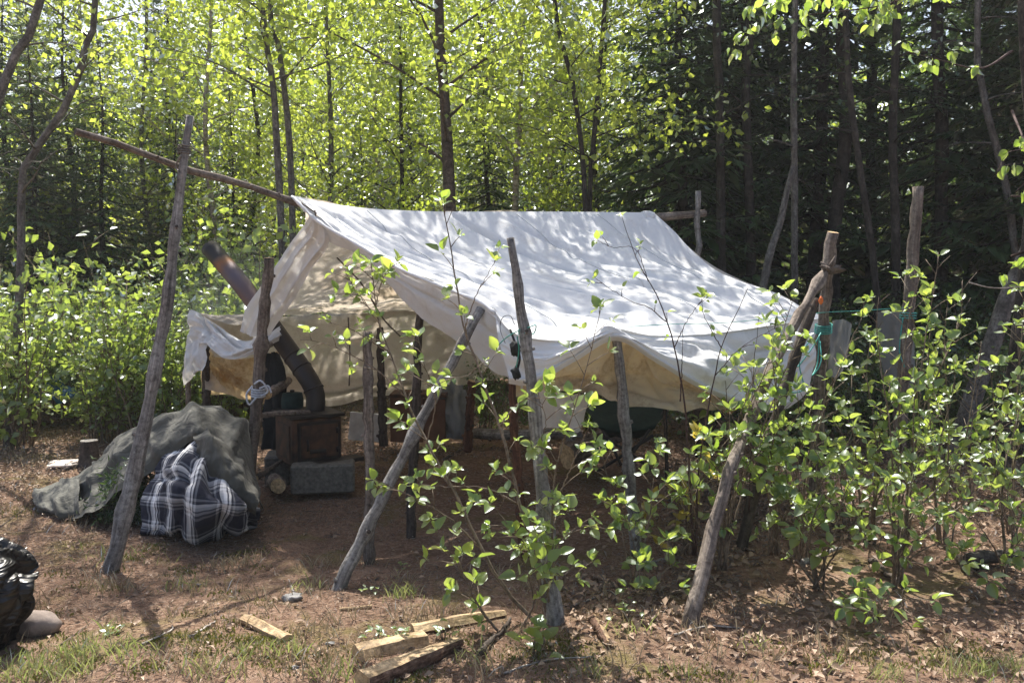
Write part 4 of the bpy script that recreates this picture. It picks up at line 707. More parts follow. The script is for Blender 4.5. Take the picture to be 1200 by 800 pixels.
# camp chair
cc = thing('camp_chair', 'dark green folding camp chair with thin black legs under the canvas', 'chair', W(735, 560, 6.4)); c0 = Vector(cc.location)
o, _ = sheet('seat', 'sling', [[(683, 474, 6.75), (730, 466, 6.8), (785, 474, 6.75)], [(690, 486, 6.55), (735, 484, 6.6), (778, 486, 6.55)], [(700, 500, 6.35), (735, 504, 6.35), (768, 500, 6.35)], [(712, 512, 6.5), (738, 514, 6.55), (756, 510, 6.5)]], 24, 24, cc, amp=.03, fr=(4, 3)); o.location = -c0
for seg in (((684, 472, 6.75), (712, 512, 6.3), (728, 545, 6.2)), ((784, 474, 6.75), (758, 508, 6.3), (742, 530, 6.2)), ((705, 512, 6.3), (735, 528, 6.35), (770, 555, 6.4)), ((765, 510, 6.35), (735, 530, 6.3), (700, 552, 6.4)), ((780, 474, 6.7), (781, 560, 6.6))):
    mb = MB(); mb.tube([W(*p)-c0 for p in seg], .012, 6); mb.obj('leg', M['rubber'], cc)
# pouch hanging at the eave
lump('black_pouch', 'black fabric pouch hanging by the canvas corner beside the teal tied pole', 'pouch', W(604, 409, 4.35), .038, 'jacket', 5, (.75, .6, 1.0), .5)
lump('black_glove', 'small black glove dangling under the black pouch', 'glove', W(605, 437, 4.35), .032, 'jacket', 8, (.7, .6, 1.0), .5)
rope('black_strap', 'black strap joining the pouch and the glove', [(598, 386, 4.4), (603, 400, 4.36), (609, 418, 4.36), (606, 434, 4.36)], .007, 'jacket', 'strap', 14)
rope('grey_loop', 'thin dark cord loop stitched on the canvas corner left of the pouch', [(592, 402, 4.42), (586, 385, 4.5), (589, 372, 4.5), (598, 370, 4.5), (603, 380, 4.45)], .002, 'rubber', 'cord', 20)

# ------------------------------------------------------------------ sleeping bag
sb = thing('sleeping_bag', 'puffy olive grey quilt with plaid lining heaped over green boughs', 'quilt')
def crease(U, V, seed, f): return -np.abs(fbm(U*f, V*f*.6, seed, 3))
def puffs(sx, sy, a, seed): a = a*1.15; return lambda U, V: a*1.1*crease(U, V, seed+9, 4) + a*.35*crease(U+V*.4, V, seed+19, 11) + a*(np.abs(np.sin(U*sx+1.5*fbm(U*3, V*3, seed, 2)))**.6 - .6) + a*.9*fbm(U*sy, V*3, seed+3, 2)
sheet('shell', 'quilt', [[(44, 586, 6.5), (90, 570, 6.6), (150, 545, 6.4), (205, 530, 6.2), (250, 530, 6.1), (292, 560, 6.0), (302, 600, 5.75)],
    [(42, 577, 6.25), (92, 556, 6.25), (142, 516, 6.05), (198, 486, 5.85), (246, 482, 5.85), (290, 508, 5.75), (304, 572, 5.6)],
    [(44, 578, 6.05), (94, 562, 5.95), (142, 526, 5.75), (198, 494, 5.6), (242, 490, 5.55), (280, 524, 5.5), (302, 580, 5.4)],
    [(50, 588, 5.9), (94, 592, 5.65), (146, 552, 5.55), (200, 516, 5.42), (236, 506, 5.38), (262, 545, 5.3), (298, 596, 5.22)],
    [(60, 597, 5.85), (92, 610, 5.50), (130, 590, 5.42), (184, 548, 5.40), (232, 515, 5.38), (246, 556, 5.25), (290, 590, 5.2)]], 150, 70, sb, amp=.03, fr=(6, 3), seed=61, folds=[(.1, .75, .6, .62, .035, -.05), (.3, .3, .75, .45, .03, -.04), (.62, .2, .7, .95, .02, -.05), (.8, .3, .84, 1, .02, -.05), (.45, .5, .58, .95, .015, -.04), (.25, .5, .3, 1, .015, -.04)], puff=puffs(9, 7, .035, 62))
sheet('folded_edge', 'quilt', [[(228, 512, 5.36), (246, 500, 5.32), (272, 530, 5.26), (300, 575, 5.2)], [(230, 520, 5.24), (248, 520, 5.14), (270, 550, 5.1), (302, 590, 5.1)], [(232, 530, 5.26), (240, 548, 5.14), (262, 572, 5.1), (300, 604, 5.14)], [(234, 520, 5.36), (246, 545, 5.26), (268, 566, 5.22), (300, 600, 5.24)]], 60, 40, sb, amp=.03, fr=(5, 4), seed=65, puff=puffs(5, 5, .022, 66))
sheet('lining', 'plaid', [[(205, 524, 5.5), (220, 519, 5.46), (234, 516, 5.42), (248, 530, 5.4), (300, 575, 5.45)],
    [(180, 554, 5.36), (210, 546, 5.08), (240, 548, 5.08), (270, 568, 5.1), (304, 588, 5.32)],
    [(168, 586, 5.28), (206, 584, 4.94), (242, 588, 4.88), (276, 592, 4.92), (306, 598, 5.22)],
    [(166, 622, 5.22), (205, 628, 5.05), (240, 632, 5.02), (272, 626, 5.06), (300, 606, 5.25)],
    [(168, 622, 5.35), (205, 630, 5.3), (240, 634, 5.3), (272, 628, 5.3), (298, 612, 5.35)]], 130, 90, sb, amp=.045, fr=(6, 5), seed=68, uvs=(1.0, 1.05), folds=[(.1, .35, .5, .38, .03, .05), (.45, .3, .35, .9, .04, .06), (.6, .3, .75, .95, .04, .06), (.5, .1, .55, .6, .03, -.05), (.85, .3, .95, .9, .03, .05)], puff=puffs(7, 4, .02, 69))
sheet('foot_end', 'quilt', [[(40, 580, 6.2), (62, 568, 6.2), (92, 562, 6.1)], [(40, 586, 5.95), (62, 574, 5.85), (95, 568, 5.75)], [(46, 596, 5.75), (66, 600, 5.6), (96, 604, 5.5)], [(62, 600, 5.8), (76, 606, 5.65), (96, 608, 5.6)]], 40, 30, sb, amp=.04, fr=(4, 4), seed=70, puff=puffs(4, 4, .03, 71))
# green boughs under the quilt
n = 5200; c = np.array([tuple(W(158, 592, 5.56))]); P = c + RNG.normal(size=(n, 3))*np.array([.10, .07, .11]); P[:, 2] = np.clip(P[:, 2], .02, .42)
V, F, tt = leaf_cloud(P, rdir(n, .1), rdir(n, .5), RNG.uniform(.03, .07, n), .22, .05)
bo = link('spruce_boughs', np_mesh('spruce_boughs', V, F, M['needle'], tt)); tag(bo, 'cut green boughs under the olive quilt beside the plaid lining', 'boughs', kind='stuff')

# ------------------------------------------------------------------ clutter on the ground
gb = thing('garbage_bag', 'shiny black plastic bag cut by the left edge of the view', 'bag', W(-32, 700, 3.7))
bag, _ = sheet('bag_body', 'bag', [[(-70, 762, 4.1), (-20, 764, 4.1), (-2, 758, 4.0), (4, 752, 3.86)], [(-70, 690, 4.25), (-20, 690, 4.25), (20, 690, 4.1), (36, 690, 3.9)], [(-70, 640, 4.1), (-20, 636, 4.05), (12, 640, 3.95), (34, 660, 3.85)],
    [(-70, 636, 3.8), (-20, 632, 3.75), (10, 648, 3.72), (32, 670, 3.74)], [(-70, 668, 3.5), (-20, 660, 3.48), (12, 666, 3.52), (35, 682, 3.66)], [(-70, 712, 3.42), (-20, 706, 3.42), (12, 704, 3.50), (30, 704, 3.66)], [(-70, 745, 3.45), (-25, 742, 3.46), (3, 738, 3.52), (14, 730, 3.66)], [(-70, 772, 3.6), (-24, 770, 3.58), (2, 765, 3.6), (9, 757, 3.7)]], 110, 140, gb, amp=.015, fr=(1.5, 3), seed=81,
    folds=[(.99, .52, .3, .46, .012, .05), (.99, .55, .3, .53, .010, -.05), (.99, .57, .3, .60, .012, .05), (.98, .60, .4, .68, .010, -.05), (.97, .62, .5, .78, .012, .05), (.95, .65, .6, .88, .012, -.05), (.93, .66, .75, .98, .012, .05), (.9, .7, .9, 1, .012, -.04), (.95, .5, .5, .36, .012, .04), (.8, .7, .6, .95, .012, .03), (.7, .56, .3, .66, .012, .03)], puff=lambda U, V: -.035*np.abs(fbm(U*1.5, V*9, 83, 2)))
bag.location = -Vector(gb.location)
o = lump('stone', 'rounded brownish stone beside the black plastic bag', 'stone', G(45, 742)+Vector((0, 0, .045)), .085, 'stone', 6, (1.15, .85, .72), .12)
o = lump('stone', 'flat grey stone half sunk in the ground right of the tall grey pole', 'stone', G(340, 702)+Vector((0, 0, .008)), .04, 'stone_grey', 7, (1.4, .9, .5), .8)
for i, (px, py, r, lab) in enumerate([(387, 755, .035, 'small whitish pebble in the grass near the pale split stick'), (232, 686, .022, 'tiny white scrap of stone on the bare brown earth'), (345, 783, .03, 'small pale chip of stone low in the grass left of the logs')]):
    lump('pebble', lab, 'stone', G(px, py)+Vector((0, 0, .004)), r*.42, 'stone_grey', 10+i, (1.2, .9, .6), .7)
def splitlog(name, label, a, b, r, seed=0, half=.5, bark='log_bark', za=.0):
    """split firewood: a wedge of a round log, bark on its back and fresh wood on the split faces"""
    A = G(*a) if len(a) == 2 else W(*a); Bp = G(*b) if len(b) == 2 else W(*b); A.z += r*.5+za; Bp.z += r*.5
    t = (Bp-A).normalized(); up = Vector((0, 0, 1)); x = t.cross(up).normalized(); y = x.cross(t); rr = random.Random(seed); mb = MB(); n = 14; K = 9
    angs = [math.pi*(-.08+1.16*k/(K-1)) for k in range(K)]; ring0 = None
    for i in range(n):
        f = i/(n-1); c = A.lerp(Bp, f) + x*rr.uniform(-.003, .003); base = len(mb.v); sc = r*((1-.45*max(0, f-.65)/.35 if seed % 2 else 1) + rr.uniform(-.05, .05))
        for k in range(K):
            th = angs[k] + math.pi + seed*.35; q = sc*(1+rr.uniform(-.05, .05)); mb.v.append(tuple(c + x*math.cos(th)*q + y*math.sin(th)*q*.9))
        mb.v.append(tuple(c + (x*math.cos(seed*.35+math.pi/2) + y*math.sin(seed*.35+math.pi/2))*sc*(.72+.15*math.sin(f*5+seed)+rr.uniform(-.06, .06)))) 
        if ring0 is not None:
            for k in range(K+1):
                a_, b_ = ring0+k, ring0+(k+1) % (K+1); c_, d_ = base+(k+1) % (K+1), base+k
                mb.f.append((a_, b_, c_, d_)); mb.m.append(0 if k < K-1 else 1); mb.uv += [(k*.05, f), (k*.05+.05, f), (k*.05+.05, f+.06), (k*.05, f+.06)]
        ring0 = base
    mb.f.append(tuple(range(K+1))); mb.m.append(2); mb.uv += [(0, 0)]*(K+1)
    mb.f.append(tuple(reversed(range(ring0, ring0+K+1)))); mb.m.append(2); mb.uv += [(0, 0)]*(K+1)
    return tag(mb.obj(name, [M[bark], M['split'], M['sawn']], smooth=False), label, 'firewood')
splitlog('split_log', 'small pale split stick lying alone on the ground at lower left', (288, 728), (336, 752), .030, 0, bark='split')
splitlog('split_log', 'nearest big split log of the pile with pale wood and brown bark', (424, 806), (538, 757), .050, 1)
splitlog('split_log', 'middle split log of the pile, dark bark side towards the viewer', (418, 772), (498, 755), .044, -2)
splitlog('split_log', 'furthest split log of the pile pointing to the right under the sapling', (484, 742), (592, 722), .034, -1)
splitlog('wood_chip', 'thin flat chip of wood near the foot of the leaning pole', (398, 716), (436, 712), .014, 2, bark='split')
splitlog('split_log', 'broken pale stub of wood upright right of the sapling base', (697, 728), (713, 757), .028, 3)
pole('fallen_branch', 'brown dead branch lying right of the sapling base', 'branch', [(664, 703, 4.22), (690, 735, 3.85), (712, 745, 3.8)], .018, .012, 'brown_pole', 71, False, 1)
for i, (pts, r, m, lab) in enumerate([
    ([(668, 712), (700, 700), (712, 693), (724, 700)], .006, 'dead_twig', 'white bare forked twig on the shaded ground right of the teal string pole'),
    ([(222, 748), (255, 728)], .007, 'dead_twig', 'pale grey stick lying left of the small pale split stick'),
    ([(165, 757), (200, 740), (202, 735)], .006, 'dead_twig', 'thin dry stick on the ground above the grass at lower left'),
    ([(70, 757), (130, 715), (180, 683)], .004, 'brown_pole', 'long thin brown twig lying near the foot of the tall grey pole'),
    ([(345, 695), (338, 680)], .006, 'dead_twig', 'short grey twig beside the sunk grey stone'),
    ([(1020, 662), (1042, 678), (1060, 690)], .02, 'dark_pole', 'dark short branch lying under the right bushes'),
    ([(1130, 672), (1165, 662), (1215, 656)], .045, 'bark_dark', 'thick dark fallen log cut by the right edge'),
    ([(790, 745), (830, 735), (870, 737)], .006, 'dead_twig', 'thin straight stick lying right of the pale sunlit pole foot'),
    ([(750, 668), (775, 660), (790, 655)], .016, 'grey_pole', 'short grey stick in shade left of the pale sunlit pole'),
    ([(940, 664), (960, 655), (985, 645)], .018, 'dead_twig', 'broken whitish branch on the litter under the right bushes'),
    ([(0, 618), (25, 600), (38, 585)], .006, 'dark_pole', 'thin dark root curving on the ground at the left edge'),
    ([(560, 770), (585, 745), (600, 728)], .014, 'dark_pole', 'dark crooked stick just left of the sapling base'),
    ([(590, 790), (640, 775), (700, 770)], .005, 'dead_twig', 'dry stalk lying low in front of the sapling'),
    ([(520, 540), (552, 520), (560, 500)], .012, 'brown_pole', 'brown stick lying across the back of the tent floor')]):
    P = [G(*p) + Vector((0, 0, r*.8)) for p in pts]; mb = MB(); Q = catmull(P, 14); rr2 = random.Random(i)
    mb.tube([Vector(q)+Vector((rr2.uniform(-1, 1)*r*.6, 0, rr2.uniform(0, 1)*r*.6)) for q in Q], [r*(1-.5*k/13) for k in range(14)], 6, rough=.2)
    tag(mb.obj('fallen_stick', M[m]), lab, 'stick')
    if i in (0, 9):
        for k in range(5):
            q = Vector(Q[4+k*2]); d = Vector((rr2.uniform(-.12, .12), rr2.uniform(-.05, .1), rr2.uniform(.0, .07))); fb = MB(); fb.tube([q, q+d*.6, q+d*.9+Vector((.02, 0, 0))], [r*.6, r*.4, r*.2], 5)
# stump, board, blue tarp in the back left
sp_ = thing('tree_stump', 'small dark cut stump behind the left end of the quilt', 'stump', G(105, 548)); mb = MB(); mb.tube([(0, 0, -.05), (0, 0, .02), (.005, 0, .1), (.0, 0, .22), (0, .0, .235)], [.11, .09, .075, .072, .07], 12, 0, cap=1, rough=.2); mb.obj('stump_body', [M['dark_pole'], M['grey_pole']], sp_)
for a in (2.5, 3.3, 4.0):
    mb = MB(); mb.tube([(0, 0, .03), (math.cos(a)*.12, math.sin(a)*.12, .03), (math.cos(a)*.3, math.sin(a)*.3, .0)], [.03, .022, .008], 6); mb.obj('root', M['dark_pole'], sp_)
bl = G(75, 547); mb = MB(); mb.box((0, 0, 0), .24, .16, .018, Matrix.Rotation(.25, 3, 'Z') @ Matrix.Rotation(.12, 3, 'X'), 0, .004); o = mb.obj('flat_slab', M['birchbark'], None, False); o.location = bl + Vector((0, 0, .03)); tag(o, 'pale flat slab lying on the litter left of the stump', 'slab')
o, _ = sheet('blue_tarp', 'bluetarp', [[(20, 452, 9.6), (50, 448, 9.6), (86, 450, 9.6)], [(24, 462, 9.4), (50, 456, 9.4), (90, 462, 9.4)], [(30, 474, 9.2), (55, 470, 9.2), (92, 482, 9.2)]], 30, 20, None, amp=.2, fr=(5, 3), seed=77); tag(o, 'crumpled blue tarp showing through the shrubs at the far left', 'tarp')

# ------------------------------------------------------------------ leaf litter, grass
def scatter(n, fx, xr, yr):
    x = RNG.uniform(*xr, n); y = RNG.uniform(*yr, n); k = RNG.random(n) < fx(x, y); x = x[k]; y = y[k]; return x, y, gz_full(x, y)
def litter_density(x, y):
    px = 600 + x/y*1000; base = np.where((px > 640) & (y > 3), 1.0, .15); base = np.where((px < 330) & (y > 6.2), .9, base); base = np.where((y > 7.2), .95, base)
    base = np.where((px > 640) & (y < 3.5), .75, base); inside = (px > 330) & (px < 780) & (y > 4.4) & (y < 7.2); base = np.where(inside, .06, base)
    return base*np.clip(.7+1.2*fbm(x*1.2, y*1.2, 12, 3), .1, 1)
x, y, z = scatter(120000, litter_density, (-7, 7), (2.6, 11)); n = len(x)
D = rdir(n); D[:, 2] *= .35; Nn = rdir(n, 1.2)
V, F, tt = leaf_cloud(np.stack([x, y, z+.008+RNG.random(n)*.014], -1), D, Nn, RNG.uniform(.02, .06, n)*np.where(600+x/y*1000 < 640, .7, 1), .6, .25)
tag(link('leaf_litter', np_mesh('leaf_litter', V, F, M['litter'], tt)), 'dry brown fallen leaves covering the ground round the tent', 'leaf litter', kind='stuff')
x, y, z = scatter(170000, lambda x, y: np.clip(.55+1.5*fbm(x*1.5, y*1.5, 15, 3), .08, 1), (-4.5, 4.5), (2.6, 7)); n = len(x); D = rdir(n); D[:, 2] = np.abs(D[:, 2])*.25
V, F, tt = leaf_cloud(np.stack([x, y, z+.004+RNG.random(n)*.006], -1), D, rdir(n, 1), RNG.uniform(.012, .045, n), .10, .05)
tag(link('needle_litter', np_mesh('needle_litter', V, F, M['litter'], tt)), 'fallen needles and bits of bark on the bare earth', 'needle litter', kind='stuff')
def blades(patches, mat, name, label, cat, hmin, hmax, wid=.07):
    Ps = []; Ds = []; Ss = []
    for (px, py, ext, cnt) in patches:
        cnt = max(4, int(cnt*(.5 if mat == 'grass' else 1))); c = G(px, py); xx = c.x + RNG.normal(size=cnt)*ext; yy = c.y + RNG.normal(size=cnt)*ext*.7; Ps.append(np.stack([xx, yy, gz_full(xx, yy)], -1)); d = rdir(cnt); d[:, 2] = 1.1+RNG.random(cnt); Ds.append(d); Ss.append(RNG.uniform(hmin, hmax, cnt))
    P = np.concatenate(Ps); D = unit(np.concatenate(Ds)); s = np.concatenate(Ss)[:, None]; X = unit(np.cross(D, rdir(len(P)))); out = np.array(D); out[:, 2] = 0
    bend = out*s*.35; w_ = s*wid*.5+.0008; a = P-X*w_; b = P+X*w_; m1 = P+D*s*.55+X*w_*.8; m0 = P+D*s*.55-X*w_*.8; t = P+D*s*.95+bend
    V = np.stack([a, b, m1, m0, t], 1).reshape(-1, 3); i = np.arange(len(P))[:, None]*5; F = np.concatenate([i+[0, 1, 2], i+[0, 2, 3], i+[3, 2, 4]], 0); tt = np.repeat(RNG.random(len(P)), 5)
    tag(link(name, np_mesh(name, V, F, M[mat], tt)), label, cat, kind='stuff')
blades([(95, 770, .10, 420), (60, 790, .12, 420), (20, 785, .08, 160), (170, 770, .08, 110), (250, 790, .08, 120), (340, 765, .05, 120), (285, 770, .04, 60), (470, 700, .04, 130), (400, 790, .06, 110), (1145, 790, .07, 260), (1185, 785, .05, 110), (1040, 795, .05, 110), (690, 790, .05, 60), (735, 740, .05, 70), (130, 655, .12, 130), (215, 690, .05, 70), (360, 690, .05, 60), (560, 775, .06, 60), (800, 790, .06, 60), (130, 742, .03, 50), (880, 760, .05, 40), (980, 785, .05, 40)],
    'grass', 'grass', 'thin green grass tufts growing on the worn ground', 'grass', .03, .10, .045)
blades([(RNG.uniform(0, 620), RNG.uniform(660, 800), .06, 26) for _ in range(60)] + [(RNG.uniform(600, 1200), RNG.uniform(700, 800), .06, 16) for _ in range(40)] + [(RNG.uniform(0, 140), RNG.uniform(520, 640), .1, 30) for _ in range(16)], 'dry_grass', 'dry_grass', 'straw coloured dead grass lying between the green tufts', 'dry grass', .03, .09, .05)
blades([(RNG.uniform(60, 330), RNG.uniform(640, 800), .05, 60) for _ in range(40)] + [(RNG.uniform(0, 1200), RNG.uniform(745, 800), .06, 90) for _ in range(40)] + [(25, 600, .15, 300), (60, 585, .12, 200), (290, 760, .1, 200), (380, 770, .1, 150)], 'moss', 'moss', 'low yellowish moss patches on the ground', 'moss', .008, .022, .3)

# ------------------------------------------------------------------ saplings whose leaves one can pick apart
def near_leaf_mesh(seed, mat):
    rr = random.Random(seed); st_ = [0, .12, .32, .55, .78, .93, 1.0]; wd = [.0, .23, .345, .33, .21, .09, 0]; bend = rr.uniform(-.15, .42); fold = rr.uniform(.05, .75); tw = rr.uniform(-.3, .3)
    V = []; F = []
    for k, (t, w_) in enumerate(zip(st_, wd)):
        yv = t; zc = -bend*t*t + .02*math.sin(t*7+seed); w1 = w_*(1+rr.uniform(-.07, .07))
        V += [(-w1, yv, zc+w1*fold+tw*w1*t), (0, yv, zc), (w1, yv+rr.uniform(-.01, .01), zc+w1*fold-tw*w1*t)]
    for k in range(len(st_)-1):
        a = k*3; b = a+3
        for (p, q, r, s) in ((a, a+1, b+1, b), (a+1, a+2, b+2, b+1)): F.append((p, q, r, s))
    n = len(V); V += [(-.012, -.22, .03), (.012, -.22, .03), (.0, .02, 0)]; F.append((n, n+1, n+2))
    me = bpy.data.meshes.new('leaf'); me.from_pydata(V, [], F); me.materials.append(M[mat]); me.polygons.foreach_set('use_smooth', np.ones(len(me.polygons), bool)); me.validate(); me.update(); return me
LM = [near_leaf_mesh(s, 'near_leaf') for s in range(14)]; YM = [near_leaf_mesh(s, 'yellow_leaf') for s in range(3)]; LEAVES = [0]
def add_leaf(parent, base, pos, d, up, size, rr, ym=False):
    y = Vector(d).normalized(); x = y.cross(Vector(up)); x = x.normalized() if x.length > 1e-4 else y.orthogonal().normalized(); z = x.cross(y)
    me = rr.choice(YM if ym else LM); o = bpy.data.objects.new('leaf', me); COL.objects.link(o); o.parent = parent
    m = Matrix((x, y, z)).transposed().to_4x4(); p = Vector(pos)-base + y*size*.2; m.translation = p
    o.matrix_local = m @ Matrix.Diagonal((size, size, size, 1)); LEAVES[0] += 1
def cluster(parent, base, p, axis, n, size, rr, ym=False, spread=.9):
    axis = Vector(axis).normalized(); u = axis.orthogonal().normalized(); a0 = rr.uniform(0, 6.28)
    for k in range(n):
        v = u.copy(); v.rotate(Quaternion(axis, a0+k*2.4+rr.uniform(-.4, .4))); d = axis*rr.uniform(.15, .9) + v*spread*rr.uniform(.7, 1.2) + Vector((0, 0, rr.uniform(-.25, .35)))
        up = Vector((rr.uniform(-.7, .7), rr.uniform(-.9, .5), 1)); add_leaf(parent, base, Vector(p), d, up, size*rr.uniform(.42, 1.28), rr, ym)
def sapling(name, label, stems, seed, leaf=.055, step=.12, cat='sapling', ll=300, mat='stem', n_cl=(3, 6), start=.3, side=.09, yellow=0.0, group=None, extra=()):
    """stems: (pixel path with depths, base radius, first leafy fraction, leafiness)"""
    rr = random.Random(seed); p0 = W(*stems[0][0][0]); p0.z = max(p0.z, float(gz(p0.x, p0.y))); t = thing(name, label, cat, p0, group); base = p0; cnt0 = LEAVES[0]; jobs = []
    for (pix, r0, st_, dens) in stems:
        P = catmull([W(*p) for p in pix], 26); mb = MB()
        for i in range(1, 25): P[i] += np.array([rr.uniform(-1, 1), rr.uniform(-1, 1), rr.uniform(-1, 1)])*.003
        mb.tube([Vector(p)-base for p in P], [max(.0014, r0*(1-.8*i/25)) for i in range(26)], 6, 0, rough=.15, seed=seed)
        L = sum(float(np.linalg.norm(P[i+1]-P[i])) for i in range(25)); n = max(1, int(L*(1-st_)/step*dens*1.25)) if dens > 0 else 0
        for k in range(n):
            f = st_+(1-st_)*(k+rr.random())/n; i = min(24, int(f*25)); p = Vector(P[i]).lerp(Vector(P[i+1]), f*25-i); tt = Vector(P[i+1]-P[i]).normalized(); u = tt.orthogonal(); u.rotate(Quaternion(tt, rr.uniform(0, 6.28)))
            d = (tt*.6+u.normalized()+Vector((0, 0, .35))).normalized(); l = side*rr.uniform(.3, 1.5); e = p + d*l
            if l > .03: mb.tube([p-base, p+d*l*.5+Vector((0, 0, .004))-base, e-base], [.0022, .0018, .0012], 4)
            jobs.append((e, d, rr.randint(*n_cl)))
        if dens > 0: jobs.append((Vector(P[25]), Vector(P[25]-P[24]), rr.randint(4, 6)))
        s = mb.obj('stem', M[mat], t)
    rr.shuffle(jobs)
    for (e, d, n) in jobs:
        if LEAVES[0]-cnt0 + n > ll: break
        cluster(t, base, e, d, n, leaf*rr.uniform(.8, 1.15), rr, rr.random() < yellow)
    return t
d0 = 3.75
sapling('alder_sapling', 'tall sapling in front of the tent opening, its leafy top against the beige canvas', [
    ([(640, 742, 3.72), (600, 700, 3.72), (573, 659, 3.7), (549, 611, 3.72), (531, 572, 3.75), (512, 540, 3.78), (480, 475, 3.85), (458, 415, 3.9), (442, 370, 3.93), (435, 308, 3.95)], .010, .38, 1.2),
    ([(606, 590, 3.7), (570, 572, 3.65), (525, 570, 3.6), (478, 566, 3.55)], .005, .3, 1.1),
    ([(458, 415, 3.9), (436, 400, 3.86), (410, 385, 3.84), (385, 378, 3.82)], .004, .3, .9),
    ([(480, 470, 3.86), (450, 440, 3.82), (420, 420, 3.8), (380, 402, 3.78), (352, 398, 3.78)], .004, .25, 1.0),
    ([(442, 372, 3.93), (420, 345, 3.9), (406, 320, 3.9)], .003, .2, 2.4),
    ([(440, 360, 3.93), (446, 335, 3.9), (456, 312, 3.9)], .003, .2, 2.0),
    ([(500, 520, 3.8), (510, 470, 3.75), (498, 430, 3.72), (490, 395, 3.7)], .004, .3, 1.3),
    ([(560, 640, 3.7), (530, 610, 3.62), (500, 590, 3.55), (480, 580, 3.5), (440, 562, 3.48)], .005, .25, 1.2)], 101, .051, .085, ll=290)
sapling('alder_sapling', 'slender sapling whose thin tip rises above the ridge at the middle of the tent', [
    ([(645, 740, 3.74), (630, 670, 3.7), (610, 595, 3.68), (590, 512, 3.7), (572, 465, 3.72), (555, 415, 3.74), (543, 382, 3.75), (530, 305, 3.78), (518, 236, 3.8)], .011, .22, .8),
    ([(585, 500, 3.7), (600, 480, 3.66), (612, 470, 3.62), (640, 452, 3.6)], .004, .3, 1.2),
    ([(545, 384, 3.75), (556, 350, 3.72), (568, 328, 3.7), (580, 306, 3.7)], .0035, .5, .9),
    ([(560, 430, 3.74), (548, 440, 3.7), (530, 442, 3.68)], .003, .2, 1.2),
    ([(650, 742, 3.75), (638, 680, 3.68), (620, 640, 3.6), (600, 620, 3.55), (575, 590, 3.5)], .006, .25, 1.5),
    ([(640, 700, 3.72), (655, 640, 3.68), (660, 590, 3.66)], .005, .2, 1.4)], 111, .051, .09, ll=290)
sapling('alder_sapling', 'low leafy branches bending left from the foot of the teal string pole', [
    ([(600, 757, 3.66), (580, 735, 3.6), (561, 710, 3.55), (545, 680, 3.5), (534, 659, 3.48), (520, 645, 3.45)], .008, .25, 2.2),
    ([(600, 757, 3.66), (612, 735, 3.62), (628, 700, 3.58), (640, 660, 3.56), (660, 630, 3.56), (694, 606, 3.56)], .006, .35, 1.2),
    ([(640, 700, 3.58), (650, 672, 3.55), (660, 676, 3.5), (675, 678, 3.48)], .004, .2, 2.0),
    ([(625, 700, 3.6), (618, 670, 3.55), (610, 645, 3.52), (630, 615, 3.5)], .004, .2, 2.0)], 102, .055, .09, n_cl=(3, 5))
sapling('alder_sapling', 'slender leafy sapling rising just right of the teal string pole', [
    ([(655, 735, 3.78), (648, 640, 3.7), (650, 560, 3.66), (672, 480, 3.64), (690, 420, 3.66), (704, 362, 3.7)], .007, .25, 1.1),
    ([(650, 590, 3.7), (664, 560, 3.66), (676, 530, 3.62), (690, 500, 3.6)], .004, .2, 1.3),
    ([(652, 556, 3.66), (635, 520, 3.6), (640, 492, 3.6), (630, 462, 3.6)], .004, .2, 1.5)], 103, .050, .09)
sapling('alder_sapling', 'sparse green sapling at the left of the hem holding pole', [
    ([(742, 690, 4.1), (732, 640, 4.1), (725, 606, 4.1), (714, 566, 4.1), (705, 534, 4.1)], .006, .3, 2.0),
    ([(742, 690, 4.1), (752, 650, 4.15), (762, 600, 4.2), (766, 560, 4.2), (774, 530, 4.2)], .006, .3, 1.6),
    ([(742, 690, 4.1), (745, 660, 4.1), (738, 620, 4.1), (725, 590, 4.1)], .005, .2, 1.6)], 104, .055, .085)
sapling('dark_sapling', 'thin dark stemmed sapling with few leaves standing before the canvas side', [
    ([(812, 650, 4.35), (808, 560, 4.32), (802, 475, 4.3), (790, 407, 4.3), (775, 357, 4.3), (747, 305, 4.3), (729, 254, 4.32)], .0075, .5, .45),
    ([(790, 407, 4.3), (800, 385, 4.28), (815, 362, 4.26), (826, 347, 4.26)], .003, .5, 1.0),
    ([(781, 377, 4.3), (760, 360, 4.25), (740, 354, 4.22), (715, 338, 4.22), (698, 326, 4.22)], .003, .1, .9),
    ([(760, 330, 4.3), (745, 292, 4.28), (720, 290, 4.26), (700, 282, 4.25)], .0025, .3, .8),
    ([(797, 470, 4.3), (799, 430, 4.28), (800, 388, 4.28)], .004, .9, 0)], 105, .042, .12, mat='stem_dark', n_cl=(1, 3), side=.05)
sapling('dark_sapling', 'bare dark forked stem right of the few leaved dark sapling', [
    ([(815, 650, 4.35), (818, 560, 4.32), (830, 480, 4.3), (845, 407, 4.3), (862, 370, 4.3), (876, 338, 4.3)], .007, .9, 0),
    ([(845, 407, 4.3), (826, 372, 4.28), (822, 350, 4.28)], .003, .2, 1.2), ([(838, 440, 4.3), (860, 415, 4.28), (880, 400, 4.26), (912, 382, 4.26)], .003, .1, 1.4)], 106, .042, .12, mat='stem_dark', n_cl=(1, 3), side=.05)
sapling('dark_sapling', 'single bare upright dark twig before the right end of the canvas', [([(878, 600, 4.6), (882, 450, 4.6), (886, 400, 4.6), (890, 366, 4.6)], .005, .95, 0)], 107, mat='stem_dark')
